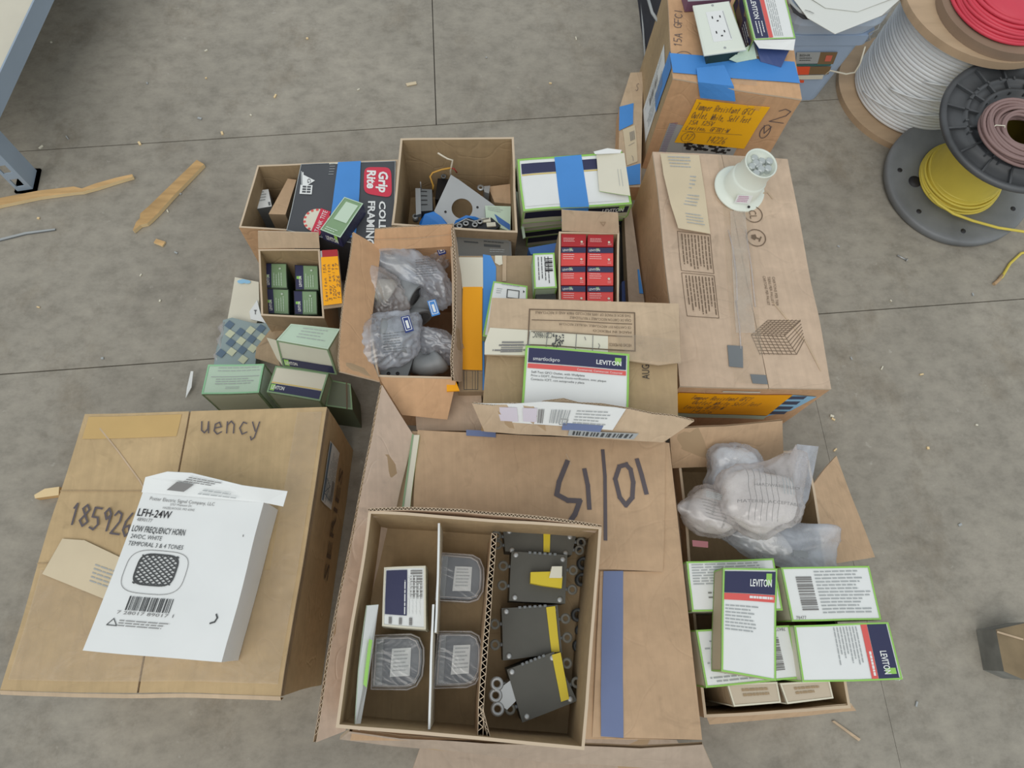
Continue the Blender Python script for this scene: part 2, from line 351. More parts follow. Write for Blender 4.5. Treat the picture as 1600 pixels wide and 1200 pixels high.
HS = {'A': '0,0 2,6 4,0|1,2.3 3,2.3', 'B': '0,0 0,6 2.6,6 3.4,4.6 2.4,3.2 0,3.2 2.8,3.2 3.8,1.6 2.6,0 0,0', 'C': '4,5 2.5,6 0.8,5 0,3 0.8,1 2.5,0 4,1', 'D': '0,0 0,6 2.4,6 4,3.5 3.4,1 2,0 0,0',
 'E': '3.6,6 0,6 0,0 3.8,0|0,3.1 3,3.1', 'F': '0,0 0,6 3.8,6|0,3.2 3,3.2', 'G': '4,5 2.5,6 0.5,5 0,3 0.8,0.6 2.6,0 4,1 4,2.8 2.4,2.8', 'H': '0,0 0,6|4,0 4,6|0,3 4,3', 'I': '2,0 2,6', 'J': '3,6 3,1 2,0 0.6,1',
 'K': '0,0 0,6|3.6,6 0,2.6 3.8,0', 'L': '0,6 0,0 3.4,0', 'M': '0,0 0.4,6 2,2.4 3.6,6 4,0', 'N': '0,0 0,6 3.8,0 3.8,6', 'O': '2,0 0.5,1 0,3 0.6,5 2,6 3.5,5 4,3 3.4,1 2,0', 'P': '0,0 0,6 2.8,6 3.8,4.6 2.8,3 0,3',
 'Q': '2,0 0.5,1 0,3 0.6,5 2,6 3.5,5 4,3 3.4,1 2,0|2.4,1.6 4,-0.6', 'R': '0,0 0,6 2.6,6 3.6,4.6 2.6,3.2 0,3.2 1.4,3.2 3.8,0', 'S': '3.8,5.2 2.4,6 0.6,5.2 0.8,3.8 3,2.6 3.6,1.2 2.2,0 0.2,0.8',
 'T': '0,6 4,6|2,6 2,0', 'U': '0,6 0,1.6 1,0 2.8,0 4,1.6 4,6 4,0', 'V': '0,6 2,0 4,6', 'W': '0,6 0.9,0 2,4.4 3.1,0 4,6', 'X': '0,0 4,6|0,6 4,0', 'Y': '0,6 2,3 4,6|2,3 1,-1.6', 'Z': '0,6 4,6 0,0 4,0',
 '0': '2,0 0.5,1 0,3 0.6,5 2,6 3.5,5 4,3 3.4,1 2,0', '1': '1.4,4.6 2.4,6 2.2,0', '2': '0.2,4.8 1.4,6 3.2,5.4 3,3.4 0,0 4,0.2', '3': '0.4,5.6 3.2,5.8 1.6,3.4 3.6,2.2 2.8,0.2 0.2,0.4', '4': '2.8,0 2.8,6 0,2 4,2',
 '5': '3.8,6 0.8,6 0.4,3.4 2.8,3.4 3.6,1.6 2,0 0.2,0.4', '6': '3,6 0.8,3.6 0.3,1.4 1.8,0 3.4,1.2 2.6,2.8 0.6,2', '7': '0,6 3.8,6 1.4,0', '8': '2,3.2 0.4,4.8 2,6 3.4,4.8 2,3.2 0.2,1.4 2,0 3.8,1.4 2,3.2', '9': '3.4,4.4 1.8,3 0.6,4.6 2,6 3.4,4.6 3,0',
 'a': '3,3.2 1.4,3.6 0.4,1.8 1.4,0 2.8,1 3,3.4 3.4,0', 'c': '3.2,3.2 1.8,3.6 0.5,1.8 1.6,0 3.4,0.6', 'd': '3,2.8 1.4,3.4 0.4,1.6 1.4,0 3,1|3.2,6 3.2,0', 'e': '0.6,1.8 3.2,2.2 2.4,3.6 0.8,3 0.5,1 1.8,0 3.4,0.7', 'f': '3.4,5.6 2.2,5.8 1.6,0|0.6,3.2 2.8,3.4',
 'h': '0.6,6 0.6,0|0.6,2.4 2,3.6 3,2.6 3,0', 'i': '1.6,3.4 1.6,0|1.6,4.6 1.7,4.9', 'l': '1.6,6 1.6,0.4 2.4,0', 'm': '0.2,3.4 0.2,0|0.2,2.6 1.2,3.5 1.8,2.6 1.8,0|1.8,2.6 2.8,3.5 3.6,2.6 3.6,0', 'n': '0.5,3.4 0.5,0|0.5,2.4 2,3.6 3.2,2.6 3.2,0', 'o': '1.8,3.6 0.4,2 1.6,0 3.2,1.6 1.8,3.6',
 'p': '0.5,3.4 0.5,-2|0.5,2.6 2,3.6 3.2,2 2,0.2 0.6,0.8', 'r': '0.6,3.4 0.6,0|0.6,2.2 1.8,3.5 3,3.2', 's': '3,3.1 1.4,3.6 0.8,2.6 2.8,1.4 2,0 0.4,0.4', 't': '1.8,5.4 1.6,0.6 2.8,0.1|0.4,3.4 3,3.6', 'u': '0.5,3.4 0.6,0.8 1.8,0 3,1.2 3.1,3.4 3.4,0', 'v': '0.4,3.4 1.8,0 3.2,3.4', 'w': '0.2,3.4 1,0 1.9,2.8 2.8,0 3.7,3.4', 'y': '0.5,3.4 1.8,0.6|3.3,3.4 1.6,-1.2 0.4,-2 0,-1',
 '/': '0.4,-0.6 3.6,6.6', '-': '0.6,3 3.4,3', ',': '1.4,0.6 1,-1', '.': '1.6,0.3 1.9,0'}

def sideframes(t, zb):
    b = [Vector((p.x, p.y, z)) for p, z in zip(t, zb if isinstance(zb, (list, tuple)) else [zb] * 4)]
    return {'back': Fr(t[1], t[0], b[0], b[1]), 'right': Fr(t[2], t[1], b[1], b[2]), 'front': Fr(t[3], t[2], b[2], b[3]), 'left': Fr(t[0], t[3], b[3], b[0])}, b
def ctr(t, z): return Vector((sum(p.x for p in t) / len(t), sum(p.y for p in t) / len(t), z))
def inset(t, d):
    c = sum(t, Vector()) / 4; out = []
    for i in range(4):
        e1 = (t[(i + 1) % 4] - t[i]).normalized(); e0 = (t[i - 1] - t[i]).normalized(); out.append(t[i] + (e1 + e0) * d)
    return out
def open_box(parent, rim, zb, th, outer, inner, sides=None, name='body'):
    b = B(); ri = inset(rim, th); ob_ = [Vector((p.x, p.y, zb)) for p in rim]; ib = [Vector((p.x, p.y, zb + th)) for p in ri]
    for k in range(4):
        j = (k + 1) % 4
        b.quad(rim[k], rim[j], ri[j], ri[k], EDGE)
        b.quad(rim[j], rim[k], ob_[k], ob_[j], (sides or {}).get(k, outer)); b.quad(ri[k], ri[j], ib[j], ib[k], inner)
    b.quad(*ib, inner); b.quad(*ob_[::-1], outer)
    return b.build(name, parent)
def wallbox(b, rim, zb): pass
exec_parts = []
# ================================================================ floor
def floor():
    m = bpy.data.materials.new('worn_floor'); m.use_nodes = True; nt = m.node_tree; N = nt.nodes; L = nt.links; bs = N['Principled BSDF']
    tc = N.new('ShaderNodeTexCoord')
    def ns(scale, det, rough=0.6, st=(1, 1, 1)):
        mp = N.new('ShaderNodeMapping'); mp.inputs['Scale'].default_value = st; L.new(tc.outputs['Object'], mp.inputs[0])
        n = N.new('ShaderNodeTexNoise'); n.inputs['Scale'].default_value = scale; n.inputs['Detail'].default_value = det; n.inputs['Roughness'].default_value = rough; L.new(mp.outputs[0], n.inputs[0]); return n
    def ramp(src, stops):
        r = N.new('ShaderNodeValToRGB'); e = r.color_ramp.elements
        while len(e) < len(stops): e.new(0.5)
        for q, (p, c) in zip(e, stops): q.position = p; q.color = c
        L.new(src, r.inputs[0]); return r
    base = ramp(ns(2.2, 8, 0.62).outputs[0], [(0.28, lin((136, 130, 119))), (0.5, lin((153, 147, 135))), (0.75, lin((168, 161, 148)))])
    sc = ramp(ns(26, 8, 0.7, (1, 1.4, 1)).outputs[0], [(0.30, (0.77, 0.77, 0.76, 1)), (0.5, (1, 1, 1, 1)), (0.70, (1.16, 1.16, 1.15, 1))])
    mx = N.new('ShaderNodeMix'); mx.data_type = 'RGBA'; mx.blend_type = 'MULTIPLY'; mx.inputs[0].default_value = 1
    L.new(base.outputs[0], mx.inputs[6]); L.new(sc.outputs[0], mx.inputs[7])
    st = ramp(ns(5.5, 10, 0.75, (1, 0.7, 1)).outputs[0], [(0.33, (0.80, 0.77, 0.73, 1)), (0.47, (1, 1, 1, 1)), (0.62, (1, 1, 1, 1)), (0.75, (1.08, 1.07, 1.03, 1))])
    m2 = N.new('ShaderNodeMix'); m2.data_type = 'RGBA'; m2.blend_type = 'MULTIPLY'; m2.inputs[0].default_value = 1
    L.new(mx.outputs[2], m2.inputs[6]); L.new(st.outputs[0], m2.inputs[7])
    # pale specks and scratches
    sp = N.new('ShaderNodeTexNoise'); sp.inputs['Scale'].default_value = 60; sp.inputs['Detail'].default_value = 3; L.new(tc.outputs['Object'], sp.inputs[0])
    r3 = ramp(sp.outputs[0], [(0.70, (0, 0, 0, 1)), (0.80, (0.3, 0.3, 0.3, 1))])
    m3_ = N.new('ShaderNodeMix'); m3_.data_type = 'RGBA'; L.new(r3.outputs[0], m3_.inputs[0]); L.new(m2.outputs[2], m3_.inputs[6]); m3_.inputs[7].default_value = lin((206, 202, 192))
    L.new(m3_.outputs[2], bs.inputs['Base Color']); bs.inputs['Roughness'].default_value = 0.62; bs.inputs['Specular IOR Level'].default_value = 0.35
    bp = N.new('ShaderNodeBump'); bp.inputs['Strength'].default_value = 0.12; bp.inputs['Distance'].default_value = 0.002; L.new(ns(40, 6).outputs[0], bp.inputs['Height']); L.new(bp.outputs[0], bs.inputs['Normal'])
    dark = mat('joint_dirt', (96, 91, 83), 0.9)
    b = B(wob=False); g = 0.0013
    j1a, j1b = X(150, 229), X(1281, 157); j2a, j2b = X(0, 585), X(1600, 467)
    def yl(a, c, x): return a.y + (c.y - a.y) * (x - a.x) / (c.x - a.x)
    x0, x1, y0, y1 = -3.2, 3.4, -1.6, 4.2; va = -0.034; vb = 0.841
    y1_ = lambda x: yl(j1a, j1b, x); y2_ = lambda x: yl(j2a, j2b, x)
    def sl(pts):
        b.pprism([Vector((p[0], p[1], 0)) for p in pts], -0.012, m)
    for xa, xb in ((x0, va - 2.7), (va - 2.7, va - 1.8), (va - 1.8, va - 0.9), (va - .9, va), (va, va + 0.95), (va + 0.95, va + 1.9), (va + 1.9, x1)):
        if xb <= x0: continue
        xa = max(xa, x0)
        if xa < -0.9 and xb < -0.9 and xb != va - .9: pass
    def row(vs, f0, f1, g=g):
        e = [x0] + vs + [x1]
        for i in range(len(e) - 1):
            xa, xb = e[i] + g, e[i + 1] - g
            sl([(xa, f1(xa) - .0013), (xb, f1(xb) - .0013), (xb, f0(xb) + .0013), (xa, f0(xa) + .0013)])
    row([va, va + 2.7], y1_, lambda x: y1)
    row([va + 2.2], y2_, y1_)
    row([vb, vb - 2.7], lambda x: y0, y2_) if False else row([vb], lambda x: y0, y2_, g=.0004)
    b.quad(Vector((x0, y1, -0.009)), Vector((x1, y1, -0.009)), Vector((x1, y0, -0.009)), Vector((x0, y0, -0.009)), dark)
    b.build('floor', kind='structure')
floor()

# ================================================================ generic branded small carton
def logo(b, F, u0, v0, v1, wide, m=WHITE, k='LEVITON', off=0.0018):
    """word with a green square behind its last letters"""
    b.rect(F, u0 + wide * 0.74, v0 - (v1 - v0) * 0.75, u0 + wide * 1.0, v1 - (v1 - v0) * 0.2, GREENB, off - 0.0004)
    b.text(F, k, u0, v0, v1, m, u1=u0 + wide, off=off, bold=0.018)
def carton_small(name, label, px, z, h, face='front', rot=0, group=None, side=CREAM, trim=GREENB, top=WHITE, cat='box', zb=None, build=True, extra=None, base=None):
    t = XS(px, z); zb_ = zb if zb is not None else min(p.z for p in t) - h
    zbl = [p.z - h for p in t] if zb is None and isinstance(z, (list, tuple)) else [zb_] * 4
    sf, bt = sideframes(t, zbl)
    T = thing(name, label, cat, ctr(t, min(zbl)), group)
    b = B(); b.hexa(t, bt, side, top)
    F = Fr(*t).rot(rot); print_face(b, F, face, trim)
    for k in sf:
        b.border(sf[k], 0.0022, trim, 0.0008)
    b.border(F, 0.0028, trim, 0.0010)
    if extra: extra(b, F, sf)
    b.build('carton', T); return T
def print_face(b, F, face, trim=GREENB):
    if face == 'front':
        b.rect(F, .03, .03, .97, .24, NAVY); b.rect(F, .03, .245, .97, .31, RED)
        logo(b, F, .50, .10, .17, .40); b.lines(F, .50, .262, .94, .30, 1, WHITE, .6, rag=.05)
        b.lines(F, .06, .36, .72, .62, 8, LINK, .35)
    elif face == 'text':
        b.barcode(F, .14, .18, .32, .80, GINK, 22, horiz=True); b.lines(F, .36, .08, .95, .9, 13, LINK, .35)
        b.text(F, '78477', .05, .9, .96, GINK)
    elif face == 'textonly':
        b.lines(F, .05, .06, .9, .5, 8, LINK, .35); b.lines(F, .2, .62, .8, .8, 2, GINK, .3)
    elif face == 'label':
        b.rect(F, .07, .03, .40, .97, WHITE)
    elif face == 'blank': pass
def tape(parent, pts, m=BLUET, off=0.0022, name='tape', th=0.0006):
    b = B(); n = (pts[2] - pts[0]).cross(pts[1] - pts[0]).normalized(); q = [p + n * off for p in pts]
    b.quad(*q, m); lo = [p - n * th for p in q]
    for i in range(4): j = (i + 1) % 4; b.quad(q[j], q[i], lo[i], lo[j], m)
    return b.build(name, parent)

# ================================================================ A: big closed carton lower left, white horn box on it
def big_left():
    t = XS([(130, 648), (512, 636), (440, 1088), (0, 1080)], 0.30); sf, bt = sideframes(t, 0)
    T = thing('cardboard_carton', 'big closed tan carton at lower left with marker number, white horn box on it', 'box', ctr(t, 0))
    b = B()
    low = [p - Vector((0, 0, 0.006)) for p in t]
    b.hexa(low, bt, KRY)
    R = Fr(low[2], low[1], bt[1], bt[2])
    b.rect(R, .0, .0, 1, .045, KRD, .0008)
    b.text(Fr(low[2], low[1], bt[1], bt[2]).rot(0), 'SERIES', .40, .56, .70, BINK, u1=.86)
    AB = b.build('body', T)
    F = Fr(*t)
    # two top flaps meeting on a seam left of centre
    seam = 0.43
    for nm, pts in (('flap', [(0, 0), (seam - .004, 0), (seam + .05, 1), (0, 1)]), ('flap', [(seam + .004, 0), (1, 0), (1, 1), (seam + .058, 1)])):
        b = B(); q = [F.at(u, v) for u, v in pts]; b.slab(q, 0.005, KRY, EDGE)
        if nm == 'flap' and pts[0][0] > 0:
            b.hand(Fr(*XS([(312, 648), (412, 648), (412, 682), (312, 682)], .3015)), 'uency', .0, .0, .9, MARK, u1=1, w=.0022, slant=.1)
        else:
            b.hand(Fr(*XS([(112, 784), (212, 804), (206, 846), (106, 822)], .3015)), '185926', .0, .0, .9, MARK, u1=1, w=.0032, slant=.15)
            b.rect(F, .02, .012, .40, .10, TAPEB, .0009)
            b.stroke(F, [(.08, .06), (.18, .15), (.3, .27), (.37, .36)], .0025, KRL, .001); b.stroke(F, [(.0, .30), (.2, .305), (.43, .31)], .0016, KRI); b.stroke(F, [(.0, .575), (.22, .57), (.47, .575)], .0016, KRI)
        b.build(nm, T)
    b = B()
    b.rect(F, .02, .60, .985, .965, TAPEC, .0022); b.rect(F, .88, .02, .985, .60, TAPEC, .0026)
    b.build('clear_tape', T)
    # printed slip under the horn box
    b = B(); q = XS([(98, 842), (132, 845), (215, 884), (205, 940), (160, 935), (66, 898)], .3035); b.slab(q, .0008, NEWS)
    Fq = Fr(q[0], q[2], q[3], q[5]); b.lines(Fq, .5, .35, .98, .9, 5, LINK, .3); b.build('packing_slip', T)
    b = B(); R2 = Fr(t[2], t[1], bt[1], bt[2], lift=.0015)
    b.rect(R2, .665, .17, .90, .47, WHITE); b.rect(R2, .67, .18, .895, .225, CHECKB, .0018)
    b.lines(R2.sub(.67, .25, .89, .46, lift=.0015).rot(0), .05, 0, .95, 1, 6, LINK, .3); b.barcode(R2, .69, .37, .77, .45, GINK, 18, horiz=True, off=.002)
    b.stroke(R2, [(.70, .28), (.76, .20), (.74, .33), (.70, .20), (.69, .36), (.73, .30), (.67, .26)], .002, CHECKB, .0024)
    b.build('shipping_label', AB)
    # crumpled bottom edge board lip
    b = B(); q = [F.at(u, v) for u, v in [(0, 1), (.5, 1.004), (1, 1)]]; 
    for a, c in ((q[0], q[1]), (q[1], q[2])): b.quad(a + Vector((0, 0, .001)), c + Vector((0, 0, .001)), c + Vector((0, -.006, -.003)), a + Vector((0, -.006, -.003)), KRL)
    for a, c in ((q[0], q[1]), (q[1], q[2])): b.quad(a + Vector((0, -.006, -.003)), c + Vector((0, -.006, -.003)), c + Vector((0, -.003, -.02)), a + Vector((0, -.003, -.02)), KRY)
    b.build('folded_edge', T)
    # white horn box
    top = XS([(225, 765), (414, 783), (346, 1036), (130, 1017)], .385); sfr, bb = sideframes(top, .3035)
    H = thing('horn_box', 'white cardboard box printed LFH-24W, lying on the big left carton', 'box', ctr(top, .3035))
    b = B(); b.hexa(top, bb, WHITE); F = Fr(*top)
    tx = lambda s, u, v, v2, u1=None, m=GINK, bo=0.0: b.text(F, s, u, v, v2, m, u1=u1, bold=bo)
    tx('Potter Electric Signal Company, LLC', .075, .035, .058, .61); tx('5757 Phantom Dr.', .25, .065, .08, .43); tx('HAZELWOOD, MO 63042', .20, .09, .105, .46)
    tx('LFH-24W', .02, .115, .165, .285, INK, .01); tx('4890177', .03, .175, .198, .15)
    tx('LOW FREQUENCY HORN', .02, .225, .265, .44, DGREY, .01); tx('24VDC, WHITE', .03, .28, .308, .27, DGREY); tx('TEMPORAL 3 & 4 TONES', .03, .325, .353, .46, DGREY)
    def rr(cu, cv, ru, rv, n=40, p=3.5):
        return [(cu + ru * abs(math.cos(a)) ** (2 / p) * (1 if math.cos(a) > 0 else -1), cv + rv * abs(math.sin(a)) ** (2 / p) * (1 if math.sin(a) > 0 else -1)) for a in [2 * math.pi * i / n for i in range(n + 1)]]
    b.stroke(F, rr(.31, .505, .235, .135), .0008, GINK)
    G = rr(.31, .49, .15, .095, p=4); b.stroke(F, G, .0026, DGREY)
    for r in range(13):
        v = .405 + r * .0142
        pts = [(.17 + .28 * i / 24, v + .0055 * math.sin(i * math.pi / 2 + (r % 2) * math.pi)) for i in range(25)]; b.stroke(F, pts, .0019, DGREY)
    b.barcode(F, .19, .66, .52, .745, DGREY, 30); tx('7 28017 89017 1', .14, .75, .77, .56)
    b.stroke(F, [(.135, .80), (.10, .84), (.175, .84), (.135, .80)], .0012, DGREY)
    b.lines(F, .18, .805, .58, .85, 3, GINK, .3, rag=.2)
    b.stroke(F, [(.865, .73), (.88, .75), (.87, .775), (.84, .785)], .0022, DGREY); b.stroke(F, [(.91, .23), (.912, .24)], .0012, GINK)
    b.build('carton', H)
    # tuck flap standing up along the far edge
    b = B(); d = XS([(222, 768), (228, 745), (262, 736), (300, 738), (380, 757), (449, 768), (443, 792), (414, 785)], [.385, .397, .405, .407, .407, .404, .386, .385])
    b.slab([d[0], d[1], d[2], d[3], d[4], d[5], d[7]], .0012, WHITE); b.slab([d[7], d[5], d[6]], .0012, WHITE)
    Ff = Fr(d[2], d[5], d[7], d[0], lift=.002)
    b.rect(Ff, .16, .30, .30, .72, GINK, .004); b.lines(Ff, .2, .0, .5, .3, 3, GINK, .4, off=.004); b.lines(Ff, .42, .5, .75, .9, 2, LINK, .3, off=.004)
    b.build('tuck_flap', H)
big_left()

# ================================================================ D: carton under the divided box, with flap up on its left
def center_carton():
    t = XS([(643, 672), (1045, 690), (1098, 1155), (545, 1158)], .27)
    T = thing('cardboard_carton', 'wide tan cardboard carton marked 10/15 upside down with tall side flap', 'box', ctr(t, 0))
    b = B(); sf, bt = sideframes(t, 0); low = [p - Vector((0, 0, .007)) for p in t]
    b.hexa(low, bt, KR)
    b.build('body', T)
    F = Fr(*t)
    b = B(); q = XS([(652, 672), (1040, 690), (1036, 893), (642, 880)], .272); b.slab(q, .005, KR, EDGE)
    Fq = Fr(*q); dg = Fq
    # 10/15 written upside down as seen here
    w = .0082
    b.stroke(dg, [(.885, .16), (.905, .28), (.925, .42)], w, MARK); b.stroke(dg, [(.845, .20), (.815, .22), (.80, .32), (.82, .46), (.845, .52), (.87, .46), (.872, .34), (.86, .24), (.84, .20)], w, MARK)
    b.stroke(dg, [(.745, .10), (.758, .3), (.762, .55), (.765, .78)], w * .8, MARK); b.stroke(dg, [(.675, .26), (.69, .38), (.698, .55)], w, MARK)
    b.stroke(dg, [(.605, .20), (.575, .36), (.565, .46), (.61, .50), (.66, .50), (.64, .60), (.605, .70), (.595, .78)], w * 1.1, MARK)
    b.stroke(dg, [(.62, .22), (.60, .14)], w * .3, KRL); b.build('flap', T)
    b = B(); q = XS([(1046, 692), (1098, 1155), (925, 1152), (938, 893), (1036, 893), (1040, 692)], .266); b.slab(q, .004, KR, EDGE); b.build('flap', T)
    tape(T, XS([(943, 893), (974, 893), (973, 1152), (938, 1150)], .2665), BLUED)
    tape(T, XS([(728, 672), (775, 674), (775, 684), (728, 681)], .2725), BLUED)
    # tall fluted flap along the left, leaning outward
    tp = XS([(597, 602), (580, 690), (558, 790), (536, 905), (512, 1040), (492, 1160)], .33); bo = XS([(645, 682), (631, 740), (612, 815), (588, 915), (562, 1040), (536, 1142)], .272)
    b = B(); b.panel(tp, bo, .006, KRF, KRF, pitch=.0105); b.build('side_flap', T)
    # front flap bending outward below the frame edge
    tp = XS([(530, 1152), (620, 1163), (760, 1177), (870, 1190), (1080, 1202), (1120, 1215)], .235); bo = XS([(545, 1140), (625, 1150), (760, 1158), (880, 1162), (1000, 1166), (1098, 1160)], .268)
    b = B(); b.panel(tp, bo, .006, KRG, pitch=.012); b.build('front_flap', T)
    bo = XS([(630, 1240), (880, 1245), (1100, 1245)], .12); tp = [t[3].lerp(t[2], k) for k in (.2, .6, .97)]; tp = [Vector((p.x, p.y - .003, .15)) for p in tp]
    b = B(); b.panel(bo, tp, .005, KRG); b.build('lower_flap', T)
    # slim pale box caught inside the left flap
    q = XS([(645, 680), (655, 680), (640, 800), (628, 800)], .276)
    S = thing('device_box', 'thin pale box edge wedged between the tall left flap and the 10/15 carton flap', 'box', ctr(q, .262))
    b = B(); b.slab(q, .006, CREAM, GREENB); b.stroke(Fr(*q), [(0, 0), (0, 1)], .003, SAGE); b.build('carton', S)
center_carton()

# ---------------------------------------------------------------- C: divided box with breakers
def divided_box():
    rim = XS([(575, 797), (940, 822), (912, 1172), (525, 1137)], .42)
    T = thing('divided_box', 'open cardboard box with dividers holding breakers and clear packs, on the 10/15 carton', 'box', ctr(rim, .274))
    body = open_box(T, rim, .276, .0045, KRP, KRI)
    b = B(); tp = XS([(575, 796), (640, 795), (720, 797), (800, 804), (870, 812), (940, 822)], .421); bo = [p - Vector((0, .004, .03)) for p in tp]; b.panel(tp, bo, .005, KRP, pitch=.006); b.build('rim', T)
    # corrugated divider
    tp = XS([(772, 832), (769, 880), (764, 940), (759, 1000), (755, 1060), (752, 1105), (751, 1150)], [.408] * 7); bo = [Vector((p.x - .004, p.y, .282)) for p in tp]
    b = B(); b.panel(tp, bo, .008, KR, pitch=.010)
    e = tp[-1]; b.panel([tp[-2], e + Vector((.012, -.004, 0))], [Vector((tp[-2].x, tp[-2].y, .34)), Vector((e.x + .012, e.y - .004, .34))], .004, KR, pitch=.009); b.build('divider', T)
    for a, c, zt in (((686, 818), (680, 990), .405), ((676, 946), (670, 1141), .405)):
        p, q = XS([a, c], zt); b = B(); d = Vector((.0016, 0, 0)); tq = [p - d, p + d, q + d, q - d]
        b.hexa(tq, [Vector((v.x, v.y, .282)) for v in tq], CREAM, WHITE); b.build('divider_sheet', T, label='white paperboard divider')
    # instruction booklet leaning on the left wall
    D = thing('instruction_leaflet', 'white and green folded leaflet leaning on the left inner wall of the divided box', 'leaflet', X(575, 1060, .285))
    b = B(); q = XS([(574, 948), (592, 946), (586, 1000), (577, 1062), (562, 1141), (555, 1139), (562, 1050)], [.40, .385, .37, .37, .39, .40, .405]); b.slab(q, .0022, WHITE, SAGEL)
    q = XS([(578, 1000), (583, 1002), (574, 1075), (569, 1070)], [.40, .40, .398, .398]); b.slab(q, .002, GREENB); b.build('sheet', D)
    # three clear packs
    lab = ['clear plastic pack standing in the top middle cell of the divided box', 'clear plastic pack in the lower middle cell beside the corrugated divider', 'clear plastic pack in the lower left cell below the navy label box']
    for k, px in enumerate([[(685, 862), (758, 866), (756, 944), (678, 940)], [(682, 984), (757, 985), (752, 1076), (676, 1079)], [(583, 990), (665, 988), (660, 1080), (577, 1078)]]):
        t = XS(px, .345); F = Fr(*t)
        P = thing('clear_pack', lab[k], 'pack', ctr(t, .282), 'clear plastic packs in the divided box')
        def ring(s, z, off=0.0):
            out = []
            pts = [(.02, .03), (.72, .03), (.88, .10), (.97, .28), (.985, .5), (.97, .75), (.87, .92), (.70, .98), (.02, .98)]
            for u, v in pts:
                p = F.at(.5 + (u - .5) * s, .5 + (v - .5) * s); out.append(Vector((p.x, p.y, z)))
            return out
        b = B(); A = ring(1.0, .290); C2 = ring(1.0, .338); C3 = ring(.93, .345)
        for a, c in ((A, C2), (C2, C3)):
            for i in range(9): j = (i + 1) % 9; b.poly([c[j], c[i], a[i], a[j]], PACK)
        b.poly(C3, PACK); rim_ = ring(1.0, .3385)
        b.tube(rim_, .0016, MILKY, n=5, closed=True); b.tube(ring(.86, .346), .0012, MILKY, n=5, closed=True)
        b.build('clamshell', P)
        b = B(); base = ring(.90, .322); bt = ring(.90, .284); b.poly(base, mat('slate_device', (74, 78, 84), .5, var=.1))
        for i in range(9): j = (i + 1) % 9; b.poly([base[j], base[i], bt[i], bt[j]], DGREY)
        b.hexa([Vector((p.x, p.y, .332)) for p in (F.at(.05, .1), F.at(.20, .08), F.at(.20, .93), F.at(.03, .93))], [Vector((p.x, p.y, .284)) for p in (F.at(.03, .1), F.at(.20, .08), F.at(.20, .93), F.at(.03, .93))], GREY)
        DV = b.build('device', P)
        G = Fr(*[Vector((p.x, p.y, .326)) for p in (F.at(.36, .27), F.at(.72, .26), F.at(.72, .75), F.at(.34, .77))])
        b = B(); b.slab([G.tl, G.tr, G.br, G.bl], .0015, WHITE); b.lines(G, .12, .1, .95, .9, 6, LINK, .25); b.build('label', DV)
    # navy label box
    def ex(b, F, sf):
        b.rect(F, .06, .06, .56, .80, NAVY, .0016); b.lines(F.rot(3), .22, .50, .9, .92, 5, WHITE, .3, off=.002); b.barcode(F, .64, .07, .92, .52, GINK, 16, horiz=True, off=.0018)
        b.lines(F.rot(3), .05, .15, .17, .85, 3, GINK, .3, off=.002); b.text(F.rot(3), 'TKA-1204', .45, .80, .88, WHITE)
    carton_small('device_box', 'small cream box with navy label in the top left cell of the divided box', [(599, 887), (664, 886), (665, 985), (598, 979)], .372, .05, 'blank', trim=CREAM, extra=ex, zb=.284)
    # breakers
    BR = [([(784, 826), (900, 836), (893, 866), (788, 860)], .332, [(847, 826), (858, 827), (858, 862), (848, 861)], 'black circuit breaker at the far end of the divided box, mostly under its neighbour'),
          ([(798, 860), (886, 866), (884, 942), (796, 938)], .345, None, 'black circuit breaker with yellow handle in the divided box'),
          ([(784, 950), (872, 944), (880, 1020), (786, 1032)], .338, [(854, 948), (868, 946), (876, 1018), (863, 1020)], 'black circuit breaker lying square with yellow strip, third along the divided box'),
          ([(792, 1046), (866, 1018), (903, 1096), (816, 1128)], .350, [(863, 1023), (877, 1019), (890, 1093), (877, 1097)], 'black circuit breaker lying tilted with yellow strip, nearest the front')]
    for k, (px, z, ye, lb) in enumerate(BR):
        t = XS(px, z); F = Fr(*t); P = thing('circuit_breaker', lb, 'circuit breaker', ctr(t, .283), 'circuit breakers in the divided box')
        b = B(); sf, bt = sideframes(t, .283); b.hexa(t, bt, mat('breaker_hazed_black', (84, 83, 76), .6, var=.15))  # black case lifted to grey-brown, lens haze put into the colour
        for u, v in ((.08, .07), (.92, .1), (.1, .93), (.9, .93)): b.lathe(F.at(u, v, 0), [(.0045, -.001), (.0045, .0015), (.002, .002), (0, .002)], STEEL, 12)
        for i in range(6): b.hexa(*[[F.at(u, v, o) for u, v in ((.3 + i * .09, -.02), (.35 + i * .09, -.02), (.35 + i * .09, .03), (.3 + i * .09, .03))] for o in (.002, -.004)], GREY)
        b.build('case', P)
        if ye:
            q = XS(ye, z + .0022); b = B(); b.slab(q, .0018, YEL); b.build('strip', P, label='yellow strip')
        else:
            q = XS([(829, 893), (862, 892), (879, 900), (878, 918), (848, 914), (829, 910)], z + .014); b = B(); b.pprism(q, z, YEL); b.build('handle', P, label='yellow handle')
            q = XS([(862, 884), (878, 884), (878, 902), (858, 902)], z + .018); b = B(); b.pprism(q, z, CREAM); b.build('handle_stop', P)
        # terminal lugs with round holes
        ends = [(0, .3, -1), (0, .7, -1), (1, .3, 1), (1, .7, 1)]
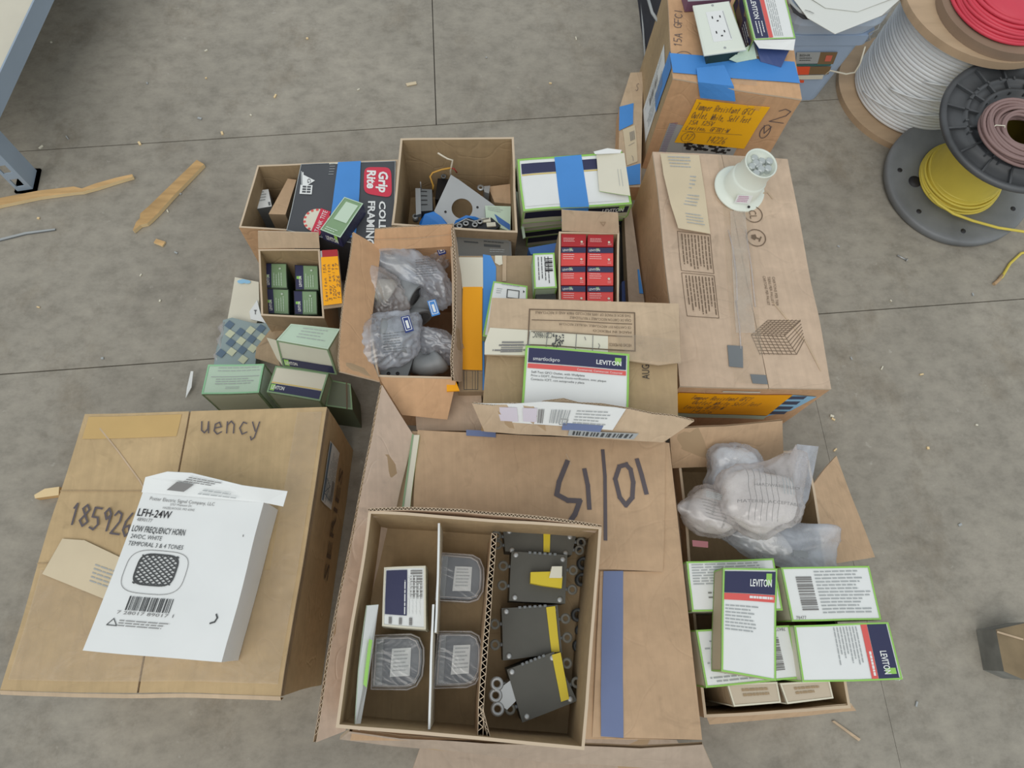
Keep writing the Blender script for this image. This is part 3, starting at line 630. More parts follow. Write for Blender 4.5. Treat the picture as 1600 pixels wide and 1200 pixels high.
        for u, v, sg in ends:
            c = F.at(u, v, -.008) + (F.tr - F.tl).normalized() * sg * .012
            b = B(); 
            if c.x > -0.001 + X(925, 900, .33).x: c.x = X(925, 900, .33).x
            b.lathe(c, [(.0042, 0), (.0042, .003), (.0085, .003), (.0085, 0)], mat('dull_terminal', (104, 102, 94), .6), 14); b.tube([c + (F.tr - F.tl).normalized() * -sg * .008, c + (F.tr - F.tl).normalized() * -sg * .014 + Vector((0, 0, -.002))], .003, GREY, 6)
            b.build('terminal', P)
    b = B()
    T2 = thing('terminal_clip', 'grey metal bracket with round holes beside the tilted breaker in the divided box', 'bracket', X(790, 1085, .30))
    for x, y in ((776, 1068), (774, 1086), (777, 1107)): b.lathe(X(x, y, .345), [(.0048, 0), (.0048, .004), (.0105, .004), (.0105, 0)], STEEL, 16)
    q = XS([(782, 1074), (798, 1062), (808, 1092), (792, 1108), (780, 1100)], .348); b.pprism(q, .284, STEEL); b.build('bracket', T2)
    for i, (x, y) in enumerate([(900, 850), (912, 880), (910, 905), (905, 960), (912, 985), (908, 1010)]):
        bb = B(); bb.lathe(X(x, y, .30), [(.006, -.016), (.006, .004), (.011, .004), (.011, -.016)], DGREY, 14)
        bb.build('terminal_ring', None, 'grey terminal ring at the right wall of the divided box', 'ring', 'terminal rings along the right wall of the divided box')
divided_box()
# ================================================================ F: opened carton with front flap, smartlockpro box on it
def F_box():
    t = XS([(768, 465), (1060, 474), (1062, 662), (752, 655)], .375); F = Fr(*t)
    T = thing('shipping_carton', 'tan shipping carton with torn front flap standing up, on the middle of the pile', 'box', ctr(t, .285))
    b = B(); sf, bt = sideframes(t, .305); low = [p - Vector((0, 0, .01)) for p in t]; b.hexa(low, bt, KRI)
    Fl = Fr(*low); b.text(Fl.rot(1), 'AUG', .36, .10, .19, BINK, u1=.55) if False else None
    G = XS([(999, 594), (999, 569), (1021, 569), (1021, 594)], .3665); b.text(Fr(*G), 'AUG', 0.05, .15, .72, INK, u1=.95, off=.0022)
    b.build('body', T)
    q = XS([(768, 465), (1060, 474), (1064, 566), (1030, 570), (985, 563), (758, 553)], .376); b = B(); b.slab(q, .004, KRL, EDGE)
    q4 = XS([(768, 465), (1060, 474), (1062, 568), (757, 553)], .376); Q = Fr(*q4)
    fr = Fr(*XS([(826, 483), (992, 489), (994, 550), (824, 540)], .376))
    b.border(fr, .0022, BINK, .0014); b.rect(fr, .03, .30, .97, .32, BINK); b.rect(fr, .03, .62, .97, .64, BINK)
    f2 = fr.rot(2)
    b.text(f2, 'THIS BOX IS MADE OF 100% RECYCLED FIBER AND IS RECYCLABLE', .04, .86, .93, BINK, u1=.94); b.text(f2, 'CAJA DE CARTON RECICLABLE Y REUTILIZABLE', .04, .74, .81, BINK, u1=.62)
    b.text(f2, 'CE CARTON EST RECYCLABLE, VEUILLEZ RECYCLER', .04, .56, .62, BINK, u1=.72); b.text(f2, 'MADE IN MEXICO', .04, .44, .50, BINK, u1=.4); b.text(f2, 'HECHO EN MEXICO', .04, .10, .18, BINK, u1=.25)
    b.build('flap', T)
    q = XS([(765, 511), (950, 524), (950, 552), (860, 556), (757, 553), (757, 535)], .3768); b = B(); b.slab(q, .0007, CREAM)
    L = Fr(*XS([(765, 511), (950, 524), (950, 552), (758, 552)], .3768)); b.barcode(L, .12, .52, .30, .95, GINK, 7, horiz=True)
    f3 = L.rot(2); b.text(f3, 'C2019860C', .47, .62, .88, DGREY, u1=.63); b.lines(f3, .64, .1, .95, .5, 2, GINK, .3)
    for u in (.34, .49, .73, .87): b.stroke(L, [(u, .1), (u, .95)], .0012, GINK)
    for i in range(50): u, v = .535 + .09 * random.random(), .15 + .55 * random.random(); b.rect(L, u, v, u + .008, v + .07, DGREY)
    b.stroke(L, [(.80, .2), (.81, .35)], .0012, GINK); b.stroke(L, [(.92, .5), (.93, .6), (.92, .75)], .0012, GINK)
    b.build('address_label', T)
    b = B(); q = XS([(960, 520), (1062, 532), (1064, 568), (985, 562)], .3775); b.quad(*q, TAPEC); b.build('clear_tape', T)
    # standing torn front flap
    xs = [738, 770, 805, 830, 850, 880, 905, 940, 985, 1020, 1050, 1085]; ys = [628, 631, 629, 634, 626, 622, 629, 630, 638, 646, 649, 657]
    zz = .425
    tp = XS(list(zip(xs, ys)), zz); xb = [757, 785, 812, 836, 857, 884, 908, 940, 980, 1008, 1024, 1036]; yb = [672, 674, 676, 677, 678, 680, 681, 683, 686, 688, 689, 690]
    bo = XS(list(zip(xb, yb)), .372)
    bo = [Vector((p.x, q.y - .012 + .0 * p.y, .375)) for p, q in zip(bo, tp)]
    bo = XS(list(zip(xb, yb)), .375)
    b = B(); b.panel(tp[::1], bo, .005, KRL, pitch=.007); FF = b.build('front_flap', T)
    # label on the flap (kept as its own sheet)
    tl = [tp[0], tp[3], tp[6], tp[8]]; bl = XS([(751, 655), (790, 660), (880, 664), (957, 671)], [.392, .392, .392, .392])
    def onflap(px, py, off=.0040):
        # point on the flap plane under a pixel
        P0, P1, P2 = tp[2], tp[9], bo[5]; n = (P1 - P0).cross(P2 - P0).normalized()
        if n.y > 0: n = -n
        a = Vector((0, 0, CH)); d = X(px, py, 0) - a; tt = (P0 + n * off - a).dot(n) / d.dot(n); return a + d * tt
    b = B(); q = [onflap(x, y) for x, y in [(739, 629), (805, 630), (850, 627), (900, 630), (962, 636), (978, 639), (957, 671), (880, 665), (800, 659), (753, 657)]]; b.slab(q, .0006, WHITE, n=Vector((0, -.7, .7)))
    Lf = Fr(*[onflap(x, y, .0044) for x, y in [(745, 632), (970, 640), (952, 668), (755, 655)]])
    LI = mat('lilac_print', (214, 206, 216), .6); b.rect(Lf, .14, .05, .28, .95, LI); b.rect(Lf, .32, .05, .42, .9, LI); b.barcode(Lf, .43, .1, .47, .95, GINK, 4); b.barcode(Lf, .52, .1, .66, .9, LINK, 12); b.lines(Lf, .7, .1, .97, .95, 5, LINK, .3); b.frame(Lf, .60, .62, .66, .98, .001, GINK)
    b.build('torn_label', FF)
    b = B(); b.slab([onflap(x, y, .0046) for x, y in [(880, 660), (943, 664), (938, 674), (878, 671)]], .0005, BLUED, n=Vector((0, -.7, .7))); b.build('tape', FF)
    b = B(); q = [onflap(x, y, .0046) for x, y in [(890, 671), (998, 677), (990, 686), (888, 680)]]; b.slab(q, .0005, LINK, n=Vector((0, -.7, .7))); b.barcode(Fr(*q), .06, .15, .94, .8, DGREY, 22, off=.0008); b.build('barcode_label', FF)
    # smartlockpro box
    q = XS([(822, 540), (984, 553), (980, 668), (814, 656)], [.392, .392, .385, .385]); sf, bt = sideframes(q, .3765)
    S = thing('device_box', 'white and green box with navy band reading smartlockpro, on the torn carton', 'box', ctr(q, .3765))
    b = B(); b.hexa(q, bt, GREENB, WHITE); F = Fr(*q); b.border(F, .0035, GREENB, .0010)
    f = F.sub(.03, .03, .97, .98); b.rect(f, 0, 0, 1, .205, NAVY); b.rect(f, 0, .22, 1, .285, RED)
    b.text(f, 'smartlockpro', .05, .115, .17, WHITE, u1=.32, bold=.0); logo(b, f, .69, .09, .155, .26); b.text(f, 'Commercial, Commercial, Comercial', .50, .24, .27, WHITE, u1=.96)
    b.text(f, 'Self-Test GFCI Outlet, with Wallplate', .04, .32, .352, INK, u1=.58); b.text(f, 'Prise a DDFT, Etiquetas d\'auto-verification, avec plaque', .04, .37, .40, DGREY, u1=.80); b.text(f, 'Contacto ICFT, con autoprueba y placa', .04, .42, .452, DGREY, u1=.58)
    b.hand(f, 'Plastic', .30, .74, .82, INK, u1=.52, w=.0016)
    b.build('carton', S)
F_box()

# ================================================================ G: long carton right of centre
def G_box():
    t = XS([(1020, 237), (1231, 248), (1300, 608), (1062, 603)], .30); F = Fr(*t); sf, bt = sideframes(t, 0)
    T = thing('cardboard_carton', 'long worn brown carton right of centre with strip of clear tape along its top', 'box', ctr(t, 0))
    b = B(); low = [p - Vector((0, 0, .007)) for p in t]; b.hexa(low, bt, KRO); GB = b.build('body', T)
    for a, c, a2, c2 in ((0, .50, 0, .58), (.505, 1, .585, 1)):
        b = B(); q = [F.at(a, 0), F.at(c, 0), F.at(c2, 1), F.at(a2, 1)]; b.slab(q, .006, KRP, EDGE)
        if a == 0:
            g = Fr(*XS([(1058, 362), (1110, 368), (1124, 498), (1073, 494)], .30)); 
            b.frame(g, 0, 0, 1, .48, .0012, BINK); b.frame(g, 0, .5, 1, 1, .0012, BINK)
            r = g.rot(1); b.lines(r, .03, .06, .47, .95, 9, BINK, .35, rag=.25); b.lines(r, .53, .06, .97, .95, 9, BINK, .35, rag=.25)
        else:
            for (cx, cy) in ((1176, 335), (1181, 372)):
                c0 = X(cx, cy, .3); N_ = 28; R1 = .021
                e = [c0 + Vector((math.cos(i / N_ * 6.2832) * R1, math.sin(i / N_ * 6.2832) * R1, 0)) for i in range(N_ + 1)]
                for i in range(N_):
                    p, q = e[i], e[i + 1]; pi = c0 + (p - c0) * .9; qi = c0 + (q - c0) * .9; o = Vector((0, 0, .0014)); b.poly([p + o, q + o, qi + o, pi + o], BINK)
                fr = Fr(c0 + Vector((-.014, .014, 0)), c0 + Vector((.014, .014, 0)), c0 + Vector((.014, -.014, 0)), c0 + Vector((-.014, -.014, 0)))
                if cy > 350: b.shape(fr, [(.15, .25), (.5, .2), (.55, .5), (.35, .7), (.12, .5)], BINK); b.stroke(fr, [(.5, .5), (.75, .62)], .003, BINK); b.stroke(fr, [(.68, .8), (.88, .45)], .003, BINK)
                else: b.text(fr.rot(1), 'CL', .15, .2, .8, BINK, u1=.9)
            g = Fr(*XS([(1188, 430), (1212, 432), (1218, 482), (1196, 480)], .30)).rot(1)
            for i, s_ in enumerate(('CARTONS PER TIER', 'TIERS PER PALLET 3', 'CARTONS PER PALLET')): b.text(g, s_, .02, .08 + i * .3, .26 + i * .3, BINK, u1=.95)
            # pallet drawing
            dl = Fr(*XS([(1172, 498), (1256, 498), (1256, 556), (1172, 556)], .30))
            A_, B_, C_, D_ = (.05, .42), (.60, .0), (1.0, .42), (.92, .98)
            for i in range(9):
                k = i / 8; b.stroke(dl, [(.02 + .3 * k, .45 - .4 * k), (.62 + .3 * k, .50 - .42 * k)], .0012, BINK); b.stroke(dl, [(.02 + .6 * k, .45 + .0 * k), (.18 + .68 * k, .98)], .0010, BINK)
            for i in range(7): k = i / 6; b.stroke(dl, [(.02 + .16 * k, .45 + .5 * k), (.62 + .24 * k, .5 + .48 * k)], .0012, BINK); b.stroke(dl, [(.62 + .24 * k, .5 + .48 * k), (.92 + .08 * k, .08 + .5 * k)], .0012, BINK)
            for i in range(9): k = i / 8; b.stroke(dl, [(.02 + .6 * k, .45), (.32 + .6 * k, .05)], .0010, BINK)
            b.stroke(F, [(.55, .22), (.80, .17), (.83, .2)], .003, KRL); b.stroke(F, [(.70, .66), (.88, .82), (.95, .93)], .003, KRL)
        b.build('flap', T)
    b = B(); q = XS([(1128, 300), (1168, 305), (1196, 600), (1148, 598)], .3018); b.quad(*q, TAPEC); q = XS([(1120, 240), (1168, 246), (1172, 320), (1128, 318)], .3026); b.quad(*q, TAPEC); q = XS([(1140, 330), (1164, 330), (1180, 520), (1150, 520)], .3032); b.quad(*q, GLAZE)
    for (x0, y0, x1, y1) in ((1147, 400, 1152, 470), (1150, 470, 1157, 545), (1138, 360, 1149, 420), (1165, 360, 1180, 480)):
        b.tube(XS([(x0, y0), ((x0 + x1) / 2 + 2, (y0 + y1) / 2), (x1, y1)], .3032), .0014, MILKY, 5)
    b.build('clear_tape', T)
    b = B(); q = XS([(1136, 539), (1160, 541), (1161, 574), (1139, 572)], .3030); b.slab(q, .0010, GREY); b.build('grey_tape', T, label='square of grey tape')
    b = B(); q = XS([(1172, 584), (1197, 586), (1200, 600), (1176, 598)], .3026); b.slab(q, .0008, GREY); b.build('grey_tape', T)
    # front label sheets
    fr = Fr(low[3], low[2], bt[2], bt[3]); b = B(); b.rect(fr, .02, .085, .79, .50, ORANGE, .0022)
    g = Fr(fr.at(.05, .10), fr.at(.76, .10), fr.at(.72, .48), fr.at(.03, .48))
    b.hand(g, 'Tamper Resistant GFCI', .12, .06, .26, BINK, u1=.70, w=.001, off=.0032); b.hand(g, 'Outlet White Self Test', .18, .32, .52, BINK, u1=.86, w=.001, off=.0032); b.hand(g, 'Leviton GFTR1-W', .16, .58, .78, BINK, u1=.55, w=.001, off=.0032); b.hand(g, '17   14226', .02, .84, 1, BINK, u1=.5, w=.001, off=.0032)
    b.build('orange_sticker', GB)
    b = B(); b.shape(fr, [(.79, .09), (.97, .12), (.92, .4), (.79, .53)], SKYT, .0018); 
    for i in range(4): b.rect(fr, .79, .11 + i * .1, .90, .17 + i * .1, SLATE, .0024)
    b.build('sky_blue_label', GB)
    b = B(); b.rect(fr, .30, .03, .55, .052, CREAM, .0015); b.build('tape_scrap', T); b = B(); b.rect(fr, .1, .52, .8, .6, SAGEL, .0015); b.build('tape_scrap', T)
    # loose folded sheet on top
    q = XS([(1032, 240), (1092, 243), (1100, 298), (1110, 366), (1060, 357), (1047, 318), (1036, 272)], [.304, .304, .305, .306, .314, .318, .312])
    S = thing('folded_sheet', 'yellowed printed sheet folded over the far left corner of the long carton', 'paper', ctr(q, .30)); b = B(); b.slab(q, .0012, NEWS)
    f = Fr(q[0], q[1], q[3], q[4], lift=.001); 
    for (a, c, d, e) in ((.15, .05, .75, .22), (.1, .30, .8, .5), (.3, .55, .8, .72), (.3, .8, .85, .95)): b.lines(f, a, c, d, e, 4, LINK, .3, off=.003)
    b.build('sheet', S)
    # lamp-holder: flanged white cone
    c = X(1155, 296, .302); ct = X(1173, 268, .392); ax = (Vector((ct.x, ct.y, .392)) - c)
    Lh = thing('sensor_base', 'white flanged round plastic housing standing on the long worn carton', 'lampholder', c)
    b = B(wob=False)
    b.lathe(c, [(.0, .0), (.056, .0), (.057, .003), (.054, .005), (.043, .007), (.040, .014), (.0385, .045), (.036, .048), (.0345, .05), (.033, .090), (.0345, .094), (.0325, .095), (.031, .092), (.030, .082), (0, .080)], PALEG, 56, axis=(.10, -.06, 1)); b.build('housing', Lh)
    ax = Vector((.10, -.06, 1)).normalized(); tp = c + ax * .083
    b = B(wob=False)
    for i in range(9):
        a = i * 2.399; r = .0055 * math.sqrt(i) * 1.5; p = tp + Vector((math.cos(a) * r, math.sin(a) * r, 0)); b.lathe(p, [(.008, -.004), (.008, .003 + .002 * (i % 3)), (.006, .005 + .002 * (i % 3)), (0, .005 + .002 * (i % 3))], mat('pale_zinc', (188, 194, 192), .4, metal=.3), 7, sm=False)
    b.build('terminals', Lh, label='grey metal terminals inside the rim')
    b = B(wob=False)
    for a in (2.6, 4.9, .4, 1.3): b.lathe(c + ax * .0052 + Vector((math.cos(a) * .049, math.sin(a) * .049, 0)), [(.0028, 0), (.0028, .0016), (0, .0016)], INK, 10)
    b.build('screw_holes', Lh)
    b = B(wob=False); p0 = c + Vector((-.008, -.0425, .022)); fr = Fr(p0 + Vector((-.016, .003, .014)), p0 + Vector((.016, .000, .014)), p0 + Vector((.016, -.004, -.008)), p0 + Vector((-.016, -.001, -.008)))
    b.slab([fr.tl, fr.tr, fr.br, fr.bl], .0005, WHITE); b.lines(fr, .1, .1, .9, .9, 4, mat('pink_ink', (196, 130, 170), .6), .4, off=.0006); b.build('label', Lh)
G_box()

# ================================================================ H: carton with the orange note, outlet and open box on it
def H_box():
    t = XS([(1042, -30), (1222, -40), (1252, 156), (1052, 122)], .315); F = Fr(*t); sf, bt = sideframes(t, 0)
    T = thing('cardboard_carton', 'upright tan carton with blue tape and large orange handwritten note on its front', 'box', ctr(t, 0))
    low = [p - Vector((0, 0, .005)) for p in t]
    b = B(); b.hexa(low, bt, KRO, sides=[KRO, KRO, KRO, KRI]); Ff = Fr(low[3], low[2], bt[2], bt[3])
    b.hand(Ff, '2', .86, .10, .24, MARK, u1=1.0, w=.002); b.stroke(Ff, [(.87 + .035 * math.cos(a / 3), .34 + .07 * math.sin(a / 3)) for a in range(20)], .0018, MARK); b.stroke(Ff, [(.84, .28), (.87, .36), (.90, .28)], .0018, MARK)
    b.rect(Ff, .10, .42, .72, 1.0, LINK, .0008); 
    for i in range(22): v = .32 + i * .022; b.stroke(Ff, [(.11, v + .1), (.16, v + .082)], .0018, PINK, .0016)
    HB = b.build('body', T)
    b = B(); b.slab([F.at(u, v) for u, v in ((0, 0), (1, 0), (1, 1), (0, 1))], .004, KRO, EDGE)
    b.hand(Fr(*XS([(1050, 74), (1050, 14), (1070, 14), (1070, 74)], .315)), '15A GFCI', .0, .2, .8, MARK, u1=1, w=.0016)
    b.stroke(Fr(*XS([(1052, 78), (1086, 78), (1086, 92), (1052, 92)], .3155)), [(.1 + .4 * (1 + math.cos(math.pi + a * .26)), .95 - .75 * math.sin(a * .26)) for a in range(13)], .0014, MARK)
    b.build('top_flap', T)
    tape(T, XS([(1047, 84), (1240, 98), (1249, 132), (1052, 114)], .3155), BLUET, name='tape')
    L = sf['left']; Lw = Fr(t[0], t[3], bt[3], bt[0])
    b = B(); b.rect(Lw, .73, .0, .90, .45, BLUET, .002); b.build('tape', T)
    b = B(); b.rect(Lw, .50, .14, .87, .84, WHITE, .0012); G2 = Lw.sub(.50, .14, .87, .84, lift=.0012); r = G2.rot(1)
    b.lines(r, .1, .1, .9, .5, 6, LINK, .3); b.barcode(r, .3, .55, .7, .75, GINK, 18); b.lines(r, .1, .8, .9, .95, 3, LINK, .3); b.build('shipping_label', T)
    # loose blue tape hanging over the front
    b = B(); q = [t[3].lerp(t[2], .17) + Vector((0, .02, .004)), t[3].lerp(t[2], .42) + Vector((0, .03, .004)), t[3].lerp(t[2], .47) + Vector((0, -.004, -.02)), t[3].lerp(t[2], .44) + Vector((0, -.004, -.07)), t[3].lerp(t[2], .18) + Vector((0, -.004, -.065))]
    q = None
    q2 = []
    b = B(); b.rect(Ff, .52, .0, .74, .14, TAPEC, .003); b.quad(*XS([(1140, 104), (1180, 110), (1184, 134), (1146, 130)], .3175), TAPEC); b.build('clear_tape', T)
    # orange note
    def fp(px, py, off=.003):
        P0, P1, P2 = low[3], low[2], bt[3]; n = Ff.n; a = Vector((0, 0, CH)); d = X(px, py, 0) - a; return a + d * ((P0 + n * off - a).dot(n) / d.dot(n))
    q = [fp(*p) for p in ((1088, 155), (1203, 168), (1162, 232), (1054, 224))]; S = B(); S.slab(q, .0012, mat('amber_note', (255, 192, 24), .6)); g = Fr(*q); hw = .0012
    for s_, u, v, v2, u1 in (('Tamper Resistant GFCI', .04, .05, .19, .84), ('Outlet, White, Self Test', .04, .24, .38, .86), ('15A 125V', .04, .42, .52, .40), ('Leviton, GFTR1-W', .05, .55, .65, .66), ('17', .10, .76, .90, .20), ('14226', .42, .76, .92, .70)):
        S.hand(g, s_, u, v, v2, BINK, u1=u1, w=hw, off=.0016)
    S.stroke(g, [(.02, .69), (.86, .67)], .001, BINK); S.stroke(g, [(.145 + .09 * math.cos(a / 3), .83 + .13 * math.sin(a / 3)) for a in range(20)], .0012, BINK)
    S.build('orange_note', HB, label='orange note with handwriting')
    bb_ = B(); l0, l1 = fp(1094, 152, .006), fp(1150, 157, .006); h0, h1 = X(1089, 106, .324), X(1132, 101, .326); m0, m1 = X(1091, 128, .319), X(1147, 132, .321)
    m0.y = min(m0.y, l0.y + .01); m1.y = min(m1.y, l1.y + .012)
    for q_ in ((h0, h1, m1, m0), (m0, m1, l1, l0)): bb_.quad(*q_, BLUET); bb_.quad(*[p - Vector((0, .0, .001)) for p in q_], BLUET)
    bb_.build('loose_tape', T)
    b = B(); q = [fp(*p, off=.002) for p in ((1070, 222), (1150, 228), (1140, 242), (1066, 236))]; g = Fr(*q); b.slab(q, .0006, LINK)
    for i in range(46): u, v = random.random() * .9, random.random() * .75; b.rect(g, u, v, u + .07, v + .2, INK, .001)
    b.build('label', T)
    # outlet with wallplate
    z = .352; q = XS([(1083, 7), (1140, 0), (1167, 76), (1101, 85)], z); g = Fr(*q); O = thing('wall_outlet', 'white duplex outlet with wallplate lying on the upright taped carton', 'outlet', ctr(q, .3165))
    b = B(wob=False); lo = [p - Vector((0, 0, .006)) for p in q]; i4 = [v + Vector((0, 0, .0)) for v in inset(q, .004)]; out = [p - Vector((0, 0, .003)) for p in q]
    for k in range(4): j = (k + 1) % 4; b.poly([out[j], out[k], i4[k], i4[j]], PALEG); b.poly([out[j], out[k], lo[k], lo[j]], PALEG)
    b.poly(i4, PALEG); b.poly(lo[::-1], PALEG); b.build('wallplate', O)
    b = B(wob=False); ins = [g.at(.27, .20, .0), g.at(.73, .20, .0), g.at(.73, .80, .0), g.at(.27, .80, .0)]; b.slab([p + Vector((0, 0, .002)) for p in ins], .003, WHITE)
    for v in (.34, .64):
        b.rect(g, .38, v - .04, .41, v + .01, INK, .0026); b.rect(g, .58, v - .04, .61, v + .005, INK, .0026); b.shape(g, [(.48, v + .05), (.53, v + .05), (.53, v + .075), (.48, v + .075)], INK, .0026)
    b.rect(g, .70, .22, .715, .78, LINK, .0026); b.build('receptacle', O)
    b = B(wob=False); b.lathe(g.at(.5, .07, 0), [(.003, 0), (.003, .001), (0, .0012)], LINK, 12); b.lathe(g.at(.5, .93, 0), [(.003, 0), (.003, .001), (0, .0012)], LINK, 12); b.build('screws', O)
    b = B(wob=False); bx = [g.at(.18, .12, -.006), g.at(.82, .12, -.006), g.at(.85, .97, -.006), g.at(.15, .97, -.006)]; b.hexa(bx, [Vector((p.x, p.y, .3175)) for p in bx], mat('dark_green_plastic', (44, 66, 60), .5)); b.build('yoke_body', O)
    # open white and navy box right of the outlet
    z = .365; q = XS([(1157, -20), (1221, -25), (1243, 60), (1178, 63)], z); sf2, bb = sideframes(q, .3175)
    O2 = thing('device_box', 'open white box with navy band and red stripe lying beside the outlet', 'box', ctr(q, .3175))
    b = B(); b.quad(*q, WHITE); b.quad(*bb[::-1], WHITE); b.quad(q[0], q[3], bb[3], bb[0], NAVY); b.quad(q[2], q[1], bb[1], bb[2], WHITE); b.quad(q[1], q[0], bb[0], bb[1], WHITE)
    iq = [p - Vector((0, 0, .001)) for p in q]; b.quad(iq[0], iq[3], bb[3], bb[0], BINK)
    g = Fr(*q); b.border(g, .003, GREENB); b.rect(g, .05, .02, .36, .97, NAVY); b.rect(g, .37, .02, .47, .97, RED); r = g.rot(3)
    b.lines(r, .05, .52, .9, .75, 5, LINK, .3); b.text(r, 'LEVITON', .62, .06, .2, WHITE, u1=.9, bold=.02) if False else None
    rr_ = g.rot(1); b.text(rr_, 'LEVITON', .25, .74, .86, WHITE, u1=.62, bold=.02); b.lines(rr_, .66, .70, .95, .92, 3, WHITE, .3)
    sl_ = Fr(q[0], q[3], bb[3], bb[0]); b.border(sl_, .0025, GREENB); b.lines(sl_, .55, .3, .9, .8, 3, WHITE, .3)
    b.build('carton', O2)
    e = XS([(1178, 63), (1243, 61), (1240, 79), (1222, 78), (1186, 76)], [.365, .365, .350, .352, .352]); b = B(); b.slab(e, .0012, WHITE); b.build('end_flap', O2)
    e = XS([(1180, 66), (1188, 97), (1220, 106), (1232, 80)], [.34, .3185, .3185, .335]); b = B(); b.slab(e, .0012, mat('dark_blue_print', (56, 76, 130), .5), n=Vector((0, -.5, .8))); b.build('dark_opening', O2)  # dark blue sheet at the open end, stands for its shaded inside
    e = XS([(1177, 66), (1182, 92), (1152, 97), (1140, 92)], [.345, .32, .319, .33]); b = B(); b.slab(e, .0012, SAGEL, n=Vector((0, 0, 1))); b.build('side_flap', O2)
    # small mauve box far behind the outlet
    q = XS([(1070, -18), (1140, -22), (1143, -2), (1076, 2)], .345); P = thing('device_box', 'mauve edged small box just showing behind the white wallplate', 'box', ctr(q, .317)); b = B(); sfx, bb = sideframes(q, .3175); b.hexa(q, bb, mat('mauve_print', (120, 86, 110), .6), LINK); b.build('carton', P)
H_box()

# ================================================================ U and bag left of H
def U_things():
    q = XS([(985, 113), (1006, 112), (1004, 148), (1002, 292), (978, 292), (966, 232), (969, 166)], .055)
    T = thing('flat_carton', 'low tan carton with blue tape squeezed along the left foot of the upright carton', 'box', ctr(q, 0)); b = B(); b.pprism(q, 0.0, KRO, KRL)
    b.build('body', T)
    tape(T, XS([(968, 168), (990, 162), (988, 195), (966, 205)], .0552), BLUET); tape(T, XS([(977, 262), (1000, 256), (1001, 288), (979, 290)], .0552), BLUET)
    b = B(); g = XS([(972, 203), (991, 196), (996, 252), (980, 258)], .0575); b.slab(g, .0006, NEWS); f = Fr(*g); b.barcode(f, .5, .15, .9, .4, GINK, 8); b.stroke(f, [(.3, .5), (.8, .48)], .001, GINK); b.stroke(f, [(.5, .8), (.6, .85), (.6, .95)], .001, GINK); b.build('label', T)
    b = B(); g = XS([(986, 116), (1002, 115), (998, 160), (978, 160)], .0565); f = Fr(*g); b.hand(f, 'S', .6, .35, .6, MARK, u1=.9, w=.001); b.build('marker_note', T)
    # dark quilted bag behind
    T = thing('quilted_bag', 'dark quilted bag with pale straps standing behind the upright taped carton', 'bag', X(1030, 10, 0) + Vector((.06, .16, 0)))
    b = B(wob=False); base = [X(1008, 97, 0), X(1022, 97, 0), X(1030, -80, 0), X(985, -80, 0)]
    c = sum(base, Vector()) / 4; n = 10
    def ring(s, z): 
        out = []
        for i in range(40):
            a = i / 40 * 4; k = int(a); f = a - k; p = base[k].lerp(base[(k + 1) % 4], f); d = p - c
            d = d * s * (1 - .05 * abs(2 * f - 1) ** 4) + Vector((0, 0, 0)); r = 1 + .025 * math.sin(i * 1.9 + z * 40); out.append(Vector((c.x + d.x * r, c.y + d.y * r, z)))
        return out
    rings = [ring(.96, 0), ring(1.0, .03), ring(1.02, .09), ring(.99, .15), ring(.94, .19), ring(.75, .215), ring(.3, .22)]
    for a, d in zip(rings, rings[1:]):
        for i in range(40): j = (i + 1) % 40; b.poly([d[i], d[j], a[j], a[i]], DARKF, sm=True)
    b.poly(rings[-1], DARKF); b.build('bag_body', T)
    b = B(wob=False); b.tube(XS([(1012, -4), (1019, 20), (1030, 36)], [.21, .215, .215]), .004, LINK, 6); b.tube(XS([(1001, -20), (1004, 30), (1008, 90)], [.03, .025, .02]), .003, LINK, 6); b.build('strap', T)
U_things()
